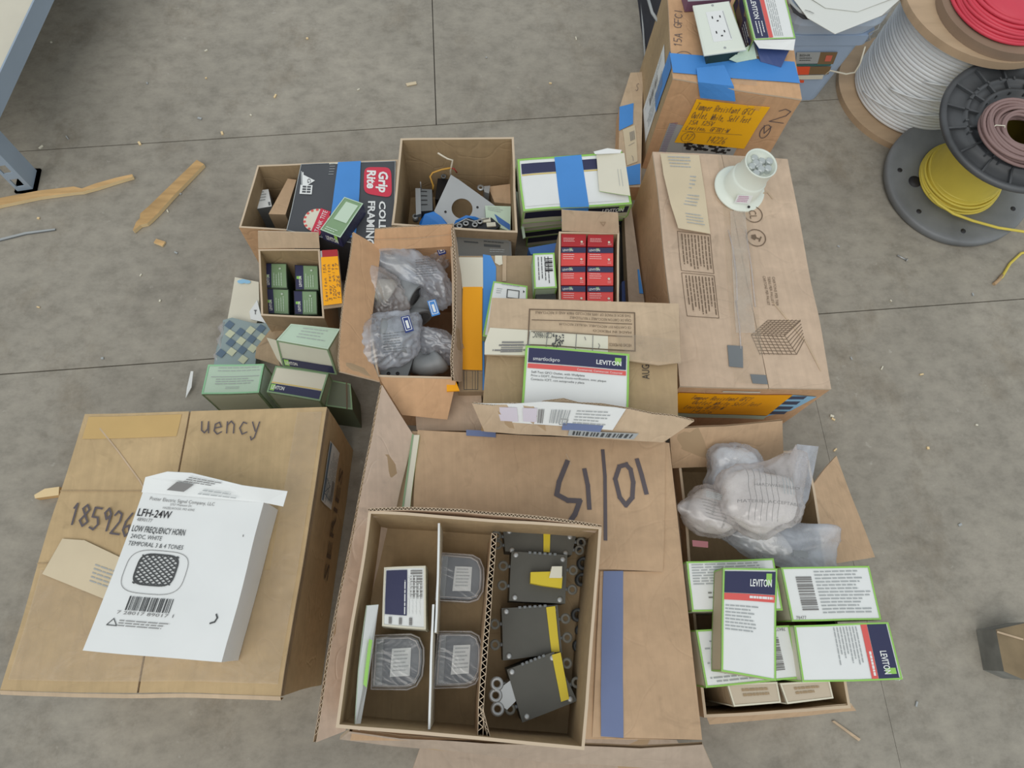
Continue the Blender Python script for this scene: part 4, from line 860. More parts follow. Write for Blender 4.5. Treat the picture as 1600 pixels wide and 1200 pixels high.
# ================================================================ I: open carton with the black framing nail box
def I_box():
    rim = XS([(402, 258), (622, 250), (612, 372), (373, 355)], .20)
    T = thing('open_carton', 'open tan carton holding the black nail box, at the far left of the pile', 'box', ctr(rim, 0))
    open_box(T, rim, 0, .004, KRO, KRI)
    t = XS([(471, 257), (618, 252), (614, 392), (447, 360)], .204); sf, bt = sideframes(t, .02); F = Fr(*t)
    N = thing('nail_box', 'charcoal box of collated framing nails with red logo and blue tape', 'box', ctr(t, .02))
    b = B(); b.hexa(t, bt, mat('box_side_print', (60, 60, 64), .6), BOXD)
    b.border(F, .0016, LINK, .0008)
    # print reads sideways: top of letters to the right
    R = Fr(*XS([(611, 262), (612, 310), (567, 303), (569, 262)], .2045))
    def rr(n=28, p=5): return [(.5 + .5 * abs(math.cos(a)) ** (2 / p) * (1 if math.cos(a) > 0 else -1), .5 + .5 * abs(math.sin(a)) ** (2 / p) * (1 if math.sin(a) > 0 else -1)) for a in [2 * math.pi * i / n for i in range(n)]]
    b.shape(R, rr(), mat('logo_red', (208, 56, 78), .5)); b.text(R, 'Grip', .16, .12, .46, WHITE, u1=.88, bold=.035, off=.002); b.text(R, 'Rite', .14, .56, .88, WHITE, u1=.80, bold=.035, off=.002)
    C_ = Fr(*XS([(603, 315), (606, 415), (569, 412), (573, 315)], .2045)); b.text(C_, 'COLLATED', .0, .05, .38, WHITE, u1=.95, bold=.03); b.text(C_, 'FRAMING NAILS', .0, .58, .95, WHITE, u1=1.25, bold=.03)
    tri = Fr(*XS([(473, 268), (494, 268), (494, 304), (473, 304)], .2045)); b.shape(tri, [(.05, .15), (.95, .42), (.05, .72)], WHITE); b.rect(tri, .0, .05, .1, .95, WHITE); b.text(tri.rot(1), 'G', .34, .35, .62, BOXD, u1=.52, off=.002); b.rect(tri, -.1, .0, -.02, .95, LINK)
    bx = Fr(*XS([(470, 289), (489, 290), (487, 304), (468, 303)], .2045)); b.rect(bx, 0, 0, 1, 1, WHITE)
    for i in range(3):
        for j in range(2): b.rect(bx, .2 + j * .38, .12 + i * .28, .5 + j * .38, .3 + i * .28, BOXD, .002)
    c = X(495, 344, .2045); pts = [c + Vector((math.cos(a), math.sin(a), 0)) * .029 for a in [i * 6.2832 / 30 for i in range(30)]]; b.poly([p + Vector((0, 0, .0013)) for p in pts], CREAM)
    for i in range(30):
        if i % 2: b.poly([c + (p - c) * s + Vector((0, 0, .0018)) for p, s in ((pts[i], 1.0), (pts[(i + 1) % 30], 1.0), (pts[(i + 1) % 30], .82), (pts[i], .82))], RED)
    bn = Fr(*XS([(487, 362), (502, 326), (516, 331), (500, 366)], .2045)); b.rect(bn, -.05, -.05, 1.0, 1.05, mat('logo_red', (208, 56, 78)), .0022); b.text(bn, 'TANK TITE', .04, .25, .75, WHITE, u1=.96, off=.0028)
    b.rect(F, .30, .0, .42, .02, CREAM, .001); b.lines(F.sub(.31, .01, .41, .2), 0, 0, .6, 1, 5, LINK, .2)
    b.build('carton', N)
    tape(N, XS([(529, 255), (564, 253), (556, 372), (512, 366)], .2045), BLUET)
    # dark green device box on top
    q = XS([(537, 308), (567, 318), (532, 371), (500, 358)], .245); sf, bt = sideframes(q, .2085); S = thing('device_box', 'green and navy switch box lying slanted on the charcoal nail box', 'box', ctr(q, .2085)); b = B(); b.hexa(q, bt, NAVY, SAGE); F = Fr(*q)
    b.border(F, .0022, PGREEN); b.rect(F, .22, .10, .85, .62, SAGEL); b.lines(F, .15, .86, .8, .97, 2, SAGEL, .4); f = sf['front']; logo(b, f, .25, .25, .7, .6); b.lines(sf['right'], .05, .1, .9, .9, 7, mat('grey_blue', (96, 100, 124), .5), .3)
    b.build('carton', S)
    q = XS([(497, 376), (524, 386), (522, 396), (497, 391)], [.21, .21, .205, .205]); 
    # small receptacle in the corner of the open box
    q = XS([(396, 298), (419, 295), (424, 322), (399, 326)], .15); sf, bt = sideframes(q, .005); S = thing('receptacle', 'small white receptacle with grey body standing in the corner of the far left carton', 'outlet', ctr(q, .005)); b = B(); b.hexa(q, bt, GREY, WHITE); F = Fr(*q); b.lines(F, .3, .1, .8, .7, 4, LINK, .4); b.rect(F, .02, .7, .12, .98, INK); b.rect(F, .82, .75, .95, .95, GREY); b.build('device', S)
    b = B(); e = XS([(388, 297), (398, 295), (402, 302), (394, 304)], .16); b.slab(e, .003, STEEL); b.build('mounting_ear', S)
    q = XS([(450, 279), (464, 281), (446, 335), (419, 334)], .165); sf, bt = sideframes(q, .09); S = thing('small_carton', 'plain brown small carton lying slanted in the far left carton beside the nail box', 'box', ctr(q, .09)); b = B(); b.hexa(q, bt, KRD, KR); b.build('carton', S)
    S = thing('wire', 'short orange wire lying at the bottom of the far left carton', 'wire', X(430, 345, .06)); b = B(); b.tube(XS([(411, 350), (422, 348), (437, 342), (450, 336), (446, 348)], [.08, .085, .09, .09, .085]), .003, mat('orange_wire', (214, 120, 80), .5), 6); b.build('wire', S)
    b = B(); b.pprism(XS([(430, 349), (446, 336), (452, 352), (440, 356)], .075), .005, LINK); b.build('plastic_scrap', None, 'pale crumpled plastic scrap beside the orange wire in the far left carton', 'plastic')
I_box()

# ---------------------------------------------------------------- J: small open carton of four green boxes
def J_box():
    rim = XS([(404, 390), (500, 389), (508, 497), (407, 493)], .20)
    T = thing('open_carton', 'small open carton holding four green switch boxes in two rows', 'box', ctr(rim, 0))
    open_box(T, rim, 0, .004, KRD, KRI)
    b = B(); e = [rim[0], rim[1]] ; up = XS([(403, 362), (498, 363)], .232); b.slab([up[0], up[1], rim[1] + Vector((0, .002, 0)), rim[0] + Vector((0, .002, 0))], .003, KRL, EDGE, n=Vector((0, -.9, .4)).normalized()); b.build('back_flap', T)
    # right flap carrying the orange note
    q = XS([(501, 393), (529, 391), (538, 478), (506, 482)], [.203, .215, .215, .203]); b = B(); b.slab(q, .003, KRD, EDGE, n=Vector((0, 0, 1))); SF = b.build('side_flap', T)
    b = B(); e = [p + Vector((0, 0, .0022)) for p in q]; F = Fr(*e); F = Fr(F.at(.02, .0), F.at(.98, .0), F.at(.96, .98), F.at(.02, .98)); 
    b.rect(F, .1, -.01, 1.0, .13, CRIM, .0006); b.rect(F, .0, .0, .1, .3, LINK, .0006); b.rect(F, .03, .12, 1.0, .98, ORANGE, .0014); r = F.sub(.05, .12, 1, .96, lift=.0014).rot(3)
    for i, s_ in enumerate(('Leviton 15A', '3 way switch', '120V white', '14 226 17')): b.hand(r, s_, .06, .08 + i * .24, .24 + i * .24, BINK, u1=.85, w=.0009, off=.0008)
    b.build('orange_note', SF)
    lb = ['far left', 'far right', 'near left', 'near right']
    for k, px in enumerate([[(411, 412), (448, 413), (449, 451), (411, 451)], [(461, 415), (497, 416), (499, 453), (462, 453)], [(413, 452), (451, 453), (451, 491), (415, 490)], [(459, 455), (496, 455), (497, 491), (460, 491)]]):
        t = XS(px, .155); sf, bt = sideframes(t, .005); S = thing('switch_box', 'green and navy switch box, %s of the four in the small open carton' % lb[k], 'box', ctr(t, .005), 'green switch boxes in the small open carton')
        b = B(); b.hexa(t, bt, mat('deep_green_print', (44, 66, 50), .5), SAGE); F = Fr(*t); b.rect(F, 0, 0, .36, 1, NAVY); r = F.rot(3); logo(b, r, .12, .16, .28, .42); b.lines(r, .10, .45, .72, .86, 4, SAGEL, .3); b.lathe(F.at(.72, .2, .0012), [(.0028, 0), (.0028, .0006), (0, .0006)], SAGEL, 10)
        b.border(F, .001, INK, .0018); b.build('carton', S)
J_box()

# ---------------------------------------------------------------- L: open carton of fittings
def L_box():
    rim = XS([(626, 217), (803, 214), (809, 364), (611, 352)], .22)
    T = thing('open_carton', 'open brown carton of metal plates, switches and wires at the back of the pile', 'box', ctr(rim, 0))
    open_box(T, rim, 0, .005, KRD, KRI)
    # plate with a round hole
    q = XS([(705, 272), (768, 318), (748, 352), (703, 360), (674, 335)], [.155, .14, .12, .12, .13]); 
    S = thing('cover_plate', 'flat grey metal plate with big round hole standing in the brown carton of fittings', 'plate', X(715, 335, .06))
    b = B(wob=False); c = X(722, 326, .132); n = 32
    o = [X(705, 272, .155), X(775, 322, .134), X(765, 345, .120), X(705, 362, .12), X(678, 330, .135)]
    nn = (o[0] - o[3]).cross(o[1] - o[4]).normalized(); nn = nn if nn.z > 0 else -nn
    c = X(722, 326, .133)
    ring = []; outer = []
    ux = (o[1] - o[4]).normalized(); uy = nn.cross(ux)
    def hit(a):
        d = ux * math.cos(a) + uy * math.sin(a); best = None
        for i in range(5):
            p, r = o[i], o[(i + 1) % 5]; e = r - p; w = p - c
            ex, ey, wx, wy, dx, dy = e.dot(ux), e.dot(uy), w.dot(ux), w.dot(uy), d.dot(ux), d.dot(uy)
            den = dx * ey - dy * ex
            if abs(den) < 1e-9: continue
            tt = (wx * ey - wy * ex) / den; uu = (wx * dy - wy * dx) / den
            if tt > 0 and -1e-4 <= uu <= 1.0001 and (best is None or tt < best): best = tt
        return c + d * best
    for i in range(n):
        a = i * 6.2832 / n; ring.append(c + (ux * math.cos(a) + uy * math.sin(a)) * .0245); outer.append(hit(a))
    for off in (0, -.0015):
        for i in range(n):
            j = (i + 1) % n; b.poly([outer[i] + nn * off, outer[j] + nn * off, ring[j] + nn * off, ring[i] + nn * off], STEEL)
    for i in range(n):
        j = (i + 1) % n; b.poly([ring[i], ring[j], ring[j] - nn * .0015, ring[i] - nn * .0015], DGREY)
    for x, y in ((710, 303), (696, 331), (746, 324)): b.lathe(X(x, y, .14 if y < 310 else .133) + nn * .0005, [(.0028, 0), (.0028, .0008), (0, .0008)], INK, 10)
    b.build('plate', S)
    # switch, steel bracket
    q = XS([(655, 295), (675, 296), (676, 329), (657, 330)], .13); sf, bt = sideframes(q, .006); S = thing('toggle_switch', 'grey switch with pale side strip standing on end in the left of the fittings carton', 'switch', ctr(q, .006)); b = B(wob=False); b.hexa(q, bt, DGREY, GREY)
    F = Fr(*q)
    for v in (.1, .3, .5, .7): b.rect(F, .1, v, .6, v + .04, INK)
    b.build('device', S); b = B(wob=False); q = XS([(649, 294), (657, 294), (658, 334), (650, 336)], .135); b.slab(q, .012, STEEL); b.tube(XS([(657, 284), (658, 296)], [.15, .13]), .0014, STEEL, 5); b.lathe(X(649, 340, .12), [(.004, -.01), (.007, -.01), (.007, .006), (.004, .006)], STEEL, 12); b.build('mounting_strap', S)
    q = XS([(684, 278), (703, 280), (697, 312), (680, 312)], .09); S = thing('receptacle', 'black receptacle lying deep behind the grey plate in the fittings carton', 'outlet', ctr(q, .006)); b = B(); b.pprism(q, .006, BLACK); b.lathe(X(693, 276, .10), [(.004, 0), (.0065, 0), (.0065, .004), (.004, .004)], GREY, 12); b.build('device', S)
    # blue items
    S = thing('blue_plastic_bag', 'bright blue crumpled plastic in front of the grey plate in the fittings carton', 'bag', X(690, 345, .01))
    b = B(); pts = XS([(656, 347), (664, 334), (678, 330), (690, 338), (702, 352), (706, 362), (655, 362)], [.15, .155, .155, .15, .14, .13, .13]); b.pprism(pts, .02, mat('bright_blue', (44, 128, 214), .45)); 
    pts = XS([(704, 362), (712, 344), (728, 336), (742, 338), (756, 344), (748, 352), (728, 350)], [.12, .13, .135, .135, .13, .12, .12]); b.pprism(pts, .02, mat('bright_blue', (44, 128, 214))); b.build('bag', S)
    q = XS([(758, 321), (798, 322), (798, 362), (782, 356), (759, 340)], .145); S = thing('device_box', 'small white and blue box in the right front corner of the fittings carton', 'box', ctr(q, .006)); b = B(); b.pprism(q, .006, PGREEN, SAGEL); F = Fr(q[0], q[1], q[2], q[4]); b.shape(F, [(.35, .5), (.98, .75), (.98, .98), (.5, .9)], mat('dull_blue', (66, 110, 176), .5)); b.lines(F, .1, .1, .7, .4, 3, LINK, .3); b.build('carton', S)
    # sockets row
    S = thing('terminal_block', 'black and steel terminal block lying along the front wall of the fittings carton', 'block', X(745, 355, .01)); b = B(wob=False)
    q = XS([(706, 352), (732, 340), (742, 344), (768, 340), (782, 352), (770, 362), (712, 366)], .15); b.pprism(q, .10, BLACK)
    for i, (x, y) in enumerate(((718, 354), (728, 350), (742, 352), (750, 347))): b.lathe(X(x, y, .152), [(.004, 0), (.007, 0), (.007, .004), (.004, .004)], STEEL, 12)
    for x, y in ((756, 344), (764, 351)): q = XS([(x - 4, y - 3), (x + 10, y - 4), (x + 11, y + 2), (x - 3, y + 3)], .154); b.pprism(q, .15, CREAM)
    b.tube(XS([(708, 352), (728, 342), (740, 346), (764, 341)], .155), .0016, STEEL, 5); b.build('block', S)
    S = thing('wire', 'cream and yellow wires rising behind the grey plate in the fittings carton', 'wire', X(700, 280, .08)); b = B(wob=False)
    b.tube(XS([(704, 282), (704, 266), (707, 250), (699, 248), (692, 244), (684, 239)], [.12, .16, .20, .20, .205, .21]), .0022, WIREWH, 6); b.build('wire', S)
    b = B(wob=False); b.tube(XS([(706, 262), (690, 265), (676, 270), (672, 276), (677, 290), (676, 300)], [.17, .165, .16, .155, .14, .11]), .0022, BUNDLE, 6); b.build('wire', S, label='yellow wire'); b = B(wob=False); b.tube(XS([(704, 262), (710, 264), (714, 270)], [.168, .166, .15]), .0014, CRIM, 6); b.build('wire', S, label='red wire')
    # tan carton & ear in right back
    q = XS([(762, 291), (797, 287), (800, 318), (772, 315)], .11); S = thing('small_carton', 'small tan carton at the right inside the fittings carton', 'box', ctr(q, .006)); b = B(); b.pprism(q, .006, KR); b.build('carton', S)
    S = thing('metal_ear', 'grey metal tab with round hole behind the plate in the fittings carton', 'bracket', X(755, 296, .1)); b = B(wob=False); b.lathe(X(751, 294, .12), [(.004, 0), (.0085, 0), (.0085, .003), (.004, .003)], STEEL, 14); b.pprism(XS([(755, 291), (766, 290), (764, 302), (757, 300)], .122), .01, STEEL); b.build('bracket', S)
    # grey moulded case below the front wall
    q = XS([(711, 368), (790, 373), (799, 378), (800, 402), (712, 400)], .19); S = thing('plastic_case', 'long grey moulded plastic case lying in front of the fittings carton', 'case', ctr(q, .0)); b = B(); b.pprism(q, .0, BLACK, mat('grey_case', (116, 114, 108), .5)); F = Fr(q[0], q[2], q[3], q[4]); b.frame(F, .01, .03, .98, .98, .0016, GREY); b.rect(F, .5, .28, .8, .42, DGREY); b.lines(F, .5, .1, .9, .25, 1, DGREY, .4); b.lines(F, .6, .55, .95, .8, 2, LINK, .3); b.rect(F, .15, .2, .4, .27, DGREY); b.build('case', S)
L_box()

# ---------------------------------------------------------------- M: stack of long white boxes
def M_stack():
    st = [([(808, 250), (972, 238), (986, 318), (818, 331)], .245, .045, 'long white and lime green box, topmost of its stack, blue tape around it'),
          ([(806, 262), (972, 250), (984, 322), (816, 340)], .196, .045, 'long box directly under the taped top box of the white and green stack'),
          ([(812, 268), (972, 258), (980, 330), (820, 350)], .147, .060, 'lowest visible long box of the white and green stack')]
    for i, (px, z, h, lb) in enumerate(st):
        t = XS(px, z); zb = z - h; sf, bt = sideframes(t, zb); T = thing('outlet_carton', lb, 'box', ctr(t, zb), 'long white and green boxes in a stack')
        b = B(); b.hexa(t, bt, mat('olive_paper', (186, 186, 158), .6), WHITE)
        F = Fr(*t); b.border(F, .0045, GREENB, .001); f = sf['front']
        if i == 0:
            b.rect(F, .03, .10, .97, .30, NAVY); b.rect(F, .03, .31, .97, .335, GOLD); b.rect(F, .03, .34, .97, .92, WHITE, .0014); b.rect(f, .02, .1, .98, .62, mat('night_print', (34, 34, 52), .5)); logo(b, f, .74, .2, .5, .2); b.rect(f, .0, .62, 1, 1, mat('olive_paper', (186, 186, 158)), .0013)
        elif i == 1: b.rect(f, .0, .0, 1, 1, CREAM)
        else: b.rect(f, .0, .62, 1.0, .9, mat('night_print', (34, 34, 52))); b.rect(f, 0, .5, 1, .6, GREENB); b.rect(f, 0, 0, 1, .5, CREAM)
        for k in sf: b.border(sf[k], .002, GREENB, .0016)
        b.build('carton', T)
        if i == 0:
            tape(T, XS([(866, 247), (908, 243), (920, 323), (876, 326)], .245), BLUET, off=.002); fr = Fr(F.at(.36, 1), F.at(.60, 1), F.at(.62, 1) - Vector((0, .003, .045)), F.at(.37, 1) - Vector((0, .003, .045)))
            b = B(); q = [fr.tl, fr.tr, fr.br, fr.bl]; q = [p + Vector((0, -.002, .001)) for p in q]; b.quad(*q, BLUET); b.build('tape', T)
            e = XS([(932, 241), (976, 240), (984, 305), (936, 298)], [.252, .262, .262, .252]); b = B(); b.slab(e, .0014, CREAM, GREENB); g = Fr(*e); b.stroke(g, [(.7, .4), (.7, .8)], .0008, LINK); b.stroke(g, [(.8, .4), (.8, .8)], .0008, LINK); b.build('open_flap', T)
            e = XS([(928, 237), (950, 232), (972, 235), (970, 240), (930, 241)], [.262, .266, .266, .262, .262]); b = B(); b.slab(e, .0012, WHITE); b.build('tuck_flap', T)
    z0 = .085
    for k, (px, z, zb, lb) in enumerate([([(815, 272), (970, 262), (976, 336), (824, 356)], .083, 0.0, 'white and green box at the bottom of the tall stack')]):
        t = XS(px, z); sf, bt = sideframes(t, zb); T = thing('outlet_carton', lb, 'box', ctr(t, zb), 'long white and green boxes in a stack'); b = B(); b.hexa(t, bt, CREAM, WHITE); b.rect(sf['front'], 0, .5, 1, .8, NAVY); b.border(sf['front'], .003, GREENB, .0016); b.build('carton', T)
    # thin pale card leaning at the left end
    q = XS([(807, 300), (811, 300), (822, 372), (818, 374)], [.19, .19, .15, .15]); b = B(); b.slab(q, .004, SAGEL, GREENB); b.build('paper_card', None, 'pale card edge leaning on the left end of the white and green stack', 'card')
    q = XS([(826, 388), (870, 380), (870, 396), (830, 398)], .19); b = B(); b.pprism(q, .1, mat('dull_blue', (66, 110, 176))); b.build('blue_pad', None, 'dull blue strip behind the barcode box and left of the red boxes', 'box')
M_stack()

# ---------------------------------------------------------------- N: carton of red boxes
def N_box():
    rim = XS([(873, 362), (968, 362), (968, 500), (873, 500)], .30)
    T = thing('open_carton', 'narrow open carton of red switch boxes with back flap up', 'box', ctr(rim, 0))
    open_box(T, rim, 0, .004, KRD, KRI)
    up = XS([(877, 328), (966, 332)], .345); lo_ = XS([(878, 361), (968, 363)], .302); b = B(); b.slab([up[0], up[1], lo_[1], lo_[0]], .003, KRL, EDGE, n=Vector((0, -.8, .6)).normalized()); f = Fr(up[0], up[1], lo_[1], lo_[0], lift=.001); b.stroke(f, [(.68, .45), (.73, .65), (.77, .45), (.68, .48)], .0012, KRD); b.build('back_flap', T)
    rows = ['far', 'second', 'third', 'fourth', 'nearest']; ys = [364, 386, 416, 446, 477, 505]
    for r in range(5):
        for c in range(2):
            xa, xb = ((877, 916), (919, 959))[c]; ya, yb = ys[r] + 1, ys[r + 1] - 1
            if r == 4: xa += 0
            t = XS([(xa, ya), (xb, ya), (xb, yb), (xa, yb)], .297); sf, bt = sideframes(t, .006)
            if r == 4 and False: continue
            S = thing('switch_box', 'red and navy switch box, %s row, %s column in the narrow open carton' % (rows[r], ('left', 'right')[c]), 'box', ctr(t, .006), 'red switch boxes in the narrow open carton')
            b = B(); b.hexa(t, bt, CRIM, SCAR if r else CRIM); F = Fr(*t)
            if r: b.rect(F, 0, .0, 1, .30, NAVY); b.text(F, 'LEVITON', .06, .1, .22, WHITE, u1=.48, bold=.01); b.rect(F, .33, .04, .45, .16, SAGE, .0014)
            b.lines(F, .08, .38, .55, .72, 3, mat('pale_pink', (238, 190, 186), .6), .35, rag=.1); b.lathe(F.at(.83, .66, .0012), [(.0026, 0), (.0026, .0006), (0, .0006)], CREAM, 10); b.lines(F, .78, .78, .92, .95, 2, mat('pale_pink', (238, 190, 186)), .3, rag=0)
            b.build('carton', S)
N_box()

# ---------------------------------------------------------------- P, O, Q: flat carton between, small boxes on it
def P_box():
    t = XS([(717, 400), (872, 399), (880, 612), (715, 612)], .262); F = Fr(*t); sf, bt = sideframes(t, 0)
    t = [Vector((min(p.x, .205), p.y, p.z)) for p in t]; F = Fr(*t); sf, bt = sideframes(t, 0)
    T = thing('cardboard_carton', 'tan carton with cream label, orange sticker and blue tape, mostly under the torn carton', 'box', ctr(t, 0)); b = B(); b.hexa(t, bt, KRD, KRD); b.build('body', T)
    def dec(nm, px, m, off, lab=None, th=.0007):
        b = B(); q = [p + Vector((0, 0, off)) for p in XS(px, .262)]; b.slab(q, th, m); return b, q
    b, q = dec('l', [(716, 403), (754, 403), (755, 452), (722, 452), (720, 430)], CREAM, .002); b.build('cream_label', T)
    b, q = dec('o', [(723, 450), (754, 450), (753, 579), (722, 578)], ORANGE, .0028); b.build('orange_sticker', T)
    b, q = dec('t', [(754, 398), (766, 400), (775, 418), (775, 445), (757, 520), (757, 610), (754, 610)], BLUET, .002); b.build('tape', T)
    b, q = dec('c', [(773, 400), (784, 400), (785, 413), (780, 415), (773, 411)], CREAM, .002); b.build('tape_tab', T); b, q = dec('c', [(785, 400), (791, 400), (791, 440), (785, 440)], KRL, .002); b.build('tape_tab', T)
    b = B(); g = Fr(*XS([(722, 580), (753, 580), (753, 611), (722, 611)], .262)); b.frame(g, .05, -.3, .8, .95, .0012, DGREY); b.rect(g, .05, 0, 1, 1, KRI, .0008)
    for u in (.2, .5, .65): b.stroke(g, [(u, .0), (u, .95)], .0008, DGREY)
    b.build('printed_panel', T)
    b = B(); b.pprism(XS([(697, 596), (712, 597), (717, 610), (697, 611)], .30), .296, ORANGE); b.build('orange_tag', None, 'small orange paper tab poking out below the bag carton', 'tag')
    b = B(); q = XS([(645, 612), (752, 612), (755, 674), (650, 672)], .24); b.slab(q, .004, KRP, EDGE); b.pprism(XS([(655, 614), (750, 614), (752, 640), (656, 640)], .235), 0, KRP); b.build('cardboard_block', None, 'plain brown carton end between the bag carton and the 10/15 carton', 'box')
    def exO(b, F, sf): b.border(F, .002, GREENB); b.barcode(F, .55, .15, .88, .55, INK, 9, horiz=True); b.lines(F.rot(1), .1, .3, .9, .9, 4, DGREY, .25)
    carton_small('device_box', 'small white barcode box standing left of the red boxes carton', [(833, 396), (866, 395), (870, 449), (835, 451)], .31, .045, 'blank', extra=exO, side=PGREEN)
    def exQ(b, F, sf):
        b.frame(F, .42, .24, .78, .60, .0018, DGREY); b.lines(F, .25, .05, .95, .13, 1, LINK, .4); b.lines(F, .12, .26, .3, .5, 3, LINK, .3); b.shape(F, [(.88, .2), (.93, .26), (.88, .32)], INK)
    t = XS([(771, 440), (824, 447), (822, 540), (754, 525)], .288); S = thing('wallplate_pack', 'white and lime wallplate box sticking out under the torn carton', 'box', ctr(t, .265)); b = B(); sf, bt = sideframes(t, .265); b.hexa(t, bt, SAGE, WHITE); F = Fr(*t); b.border(F, .003, GREENB); exQ(b, Fr(*XS([(771, 440), (824, 447), (822, 485), (766, 480)], .288)), sf); b.build('carton', S)
    q = XS([(836, 455), (868, 453), (868, 470), (838, 470)], .285); b = B(); b.pprism(q, .264, DGREY); b.build('device', None, 'dark little device just below the white barcode box', 'device')
P_box()

# ---------------------------------------------------------------- gap between red boxes and the long carton
def gap():
    q = XS([(975, 335), (986, 322), (1004, 322), (1006, 470), (1012, 520), (985, 520)], .13)
    q = [Vector((min(p.x, .425), p.y, p.z)) for p in q]
    S = thing('brown_carton', 'dark brown carton side with blue tape in the gap beside the long worn carton', 'box', ctr(q, 0)); b = B(); b.pprism(q, 0, KRD, KRG); b.build('body', S)
    b = B(); b.pprism([p + Vector((0, 0, .003)) for p in [Vector((min(v.x, .422), v.y, v.z)) for v in XS([(996, 421), (1012, 421), (1012, 458), (998, 458)], .13)]], .128, BLUET); b.build('tape', S)
    S = thing('black_bag', 'glossy black plastic sheet pushed between the red boxes and the long carton', 'plastic', X(980, 420, 0)); b = B(); q = XS([(970, 345), (982, 330), (990, 380), (996, 420), (996, 500), (970, 500)], [.10, .12, .12, .10, .08, .08]); b.pprism(q, 0, mat('black_sheet', (46, 44, 46), .3, var=.2)); b.tube(XS([(979, 395), (982, 420), (984, 435)], .12), .002, LINK, 5); b.tube(XS([(985, 362), (990, 385), (994, 405)], .125), .0016, LINK, 5); b.pprism(XS([(972, 440), (994, 432), (996, 500), (972, 500)], .105), .05, mat('dark_blue_print', (56, 76, 130))); b.build('sheet', S)
gap()

# ---------------------------------------------------------------- bags
def bag_mesh(b, c, rad, seed, m, rot=0, tip=None, sub=5, crease=.16, squash=None):
    bm_v = []; import bmesh
    bm = bmesh.new(); bmesh.ops.create_icosphere(bm, subdivisions=sub, radius=1); i0 = len(b.v); R = Matrix.Rotation(rot, 3, 'Z'); sd = Vector((seed * 3.7, seed * 1.3, seed * 2.1))
    for v in bm.verts:
        p = v.co.copy(); n1 = noise.noise(p * 1.3 + sd); n2 = 1 - abs(noise.noise(p * 3.2 + sd)) * 2; n3 = 1 - abs(noise.noise(p * 7.0 + sd)) * 2
        f = 1 + n1 * .22 + crease * (n2 - .5) * .8 + crease * .35 * (n3 - .5)
        q = Vector((p.x * rad[0], p.y * rad[1], p.z * rad[2])) * f
        if tip:
            for (tx, ty, tz, w) in tip:
                d = Vector((tx, ty, tz)).normalized(); a = max(0, p.normalized().dot(d)); q += Vector((tx, ty, tz)) * (a ** w)
        b.v.append(c + R @ q)
    k = b.mi(m)
    for f in bm.faces: b.f.append(tuple(i0 + v.index for v in f.verts)); b.m.append(k); b.sm.append(False if len(f.verts) == 99 else True)
    bm.free()
def elbow(b, c, r, R, a0, a1, m, tilt=0.3, rot=0.0):
    pts = []; Rm = Matrix.Rotation(rot, 3, 'Z') @ Matrix.Rotation(tilt, 3, 'X')
    for i in range(13):
        a = a0 + (a1 - a0) * i / 12; pts.append(c + Rm @ Vector((math.cos(a) * R, math.sin(a) * R, 0)))
    rr = [r * 1.15, r * 1.15, r * 1.15, r] + [r] * 6 + [r * 1.15] * 3
    b.tube(pts, rr, m, 20); b.tube(pts, [x * .8 for x in rr], INK, 16)
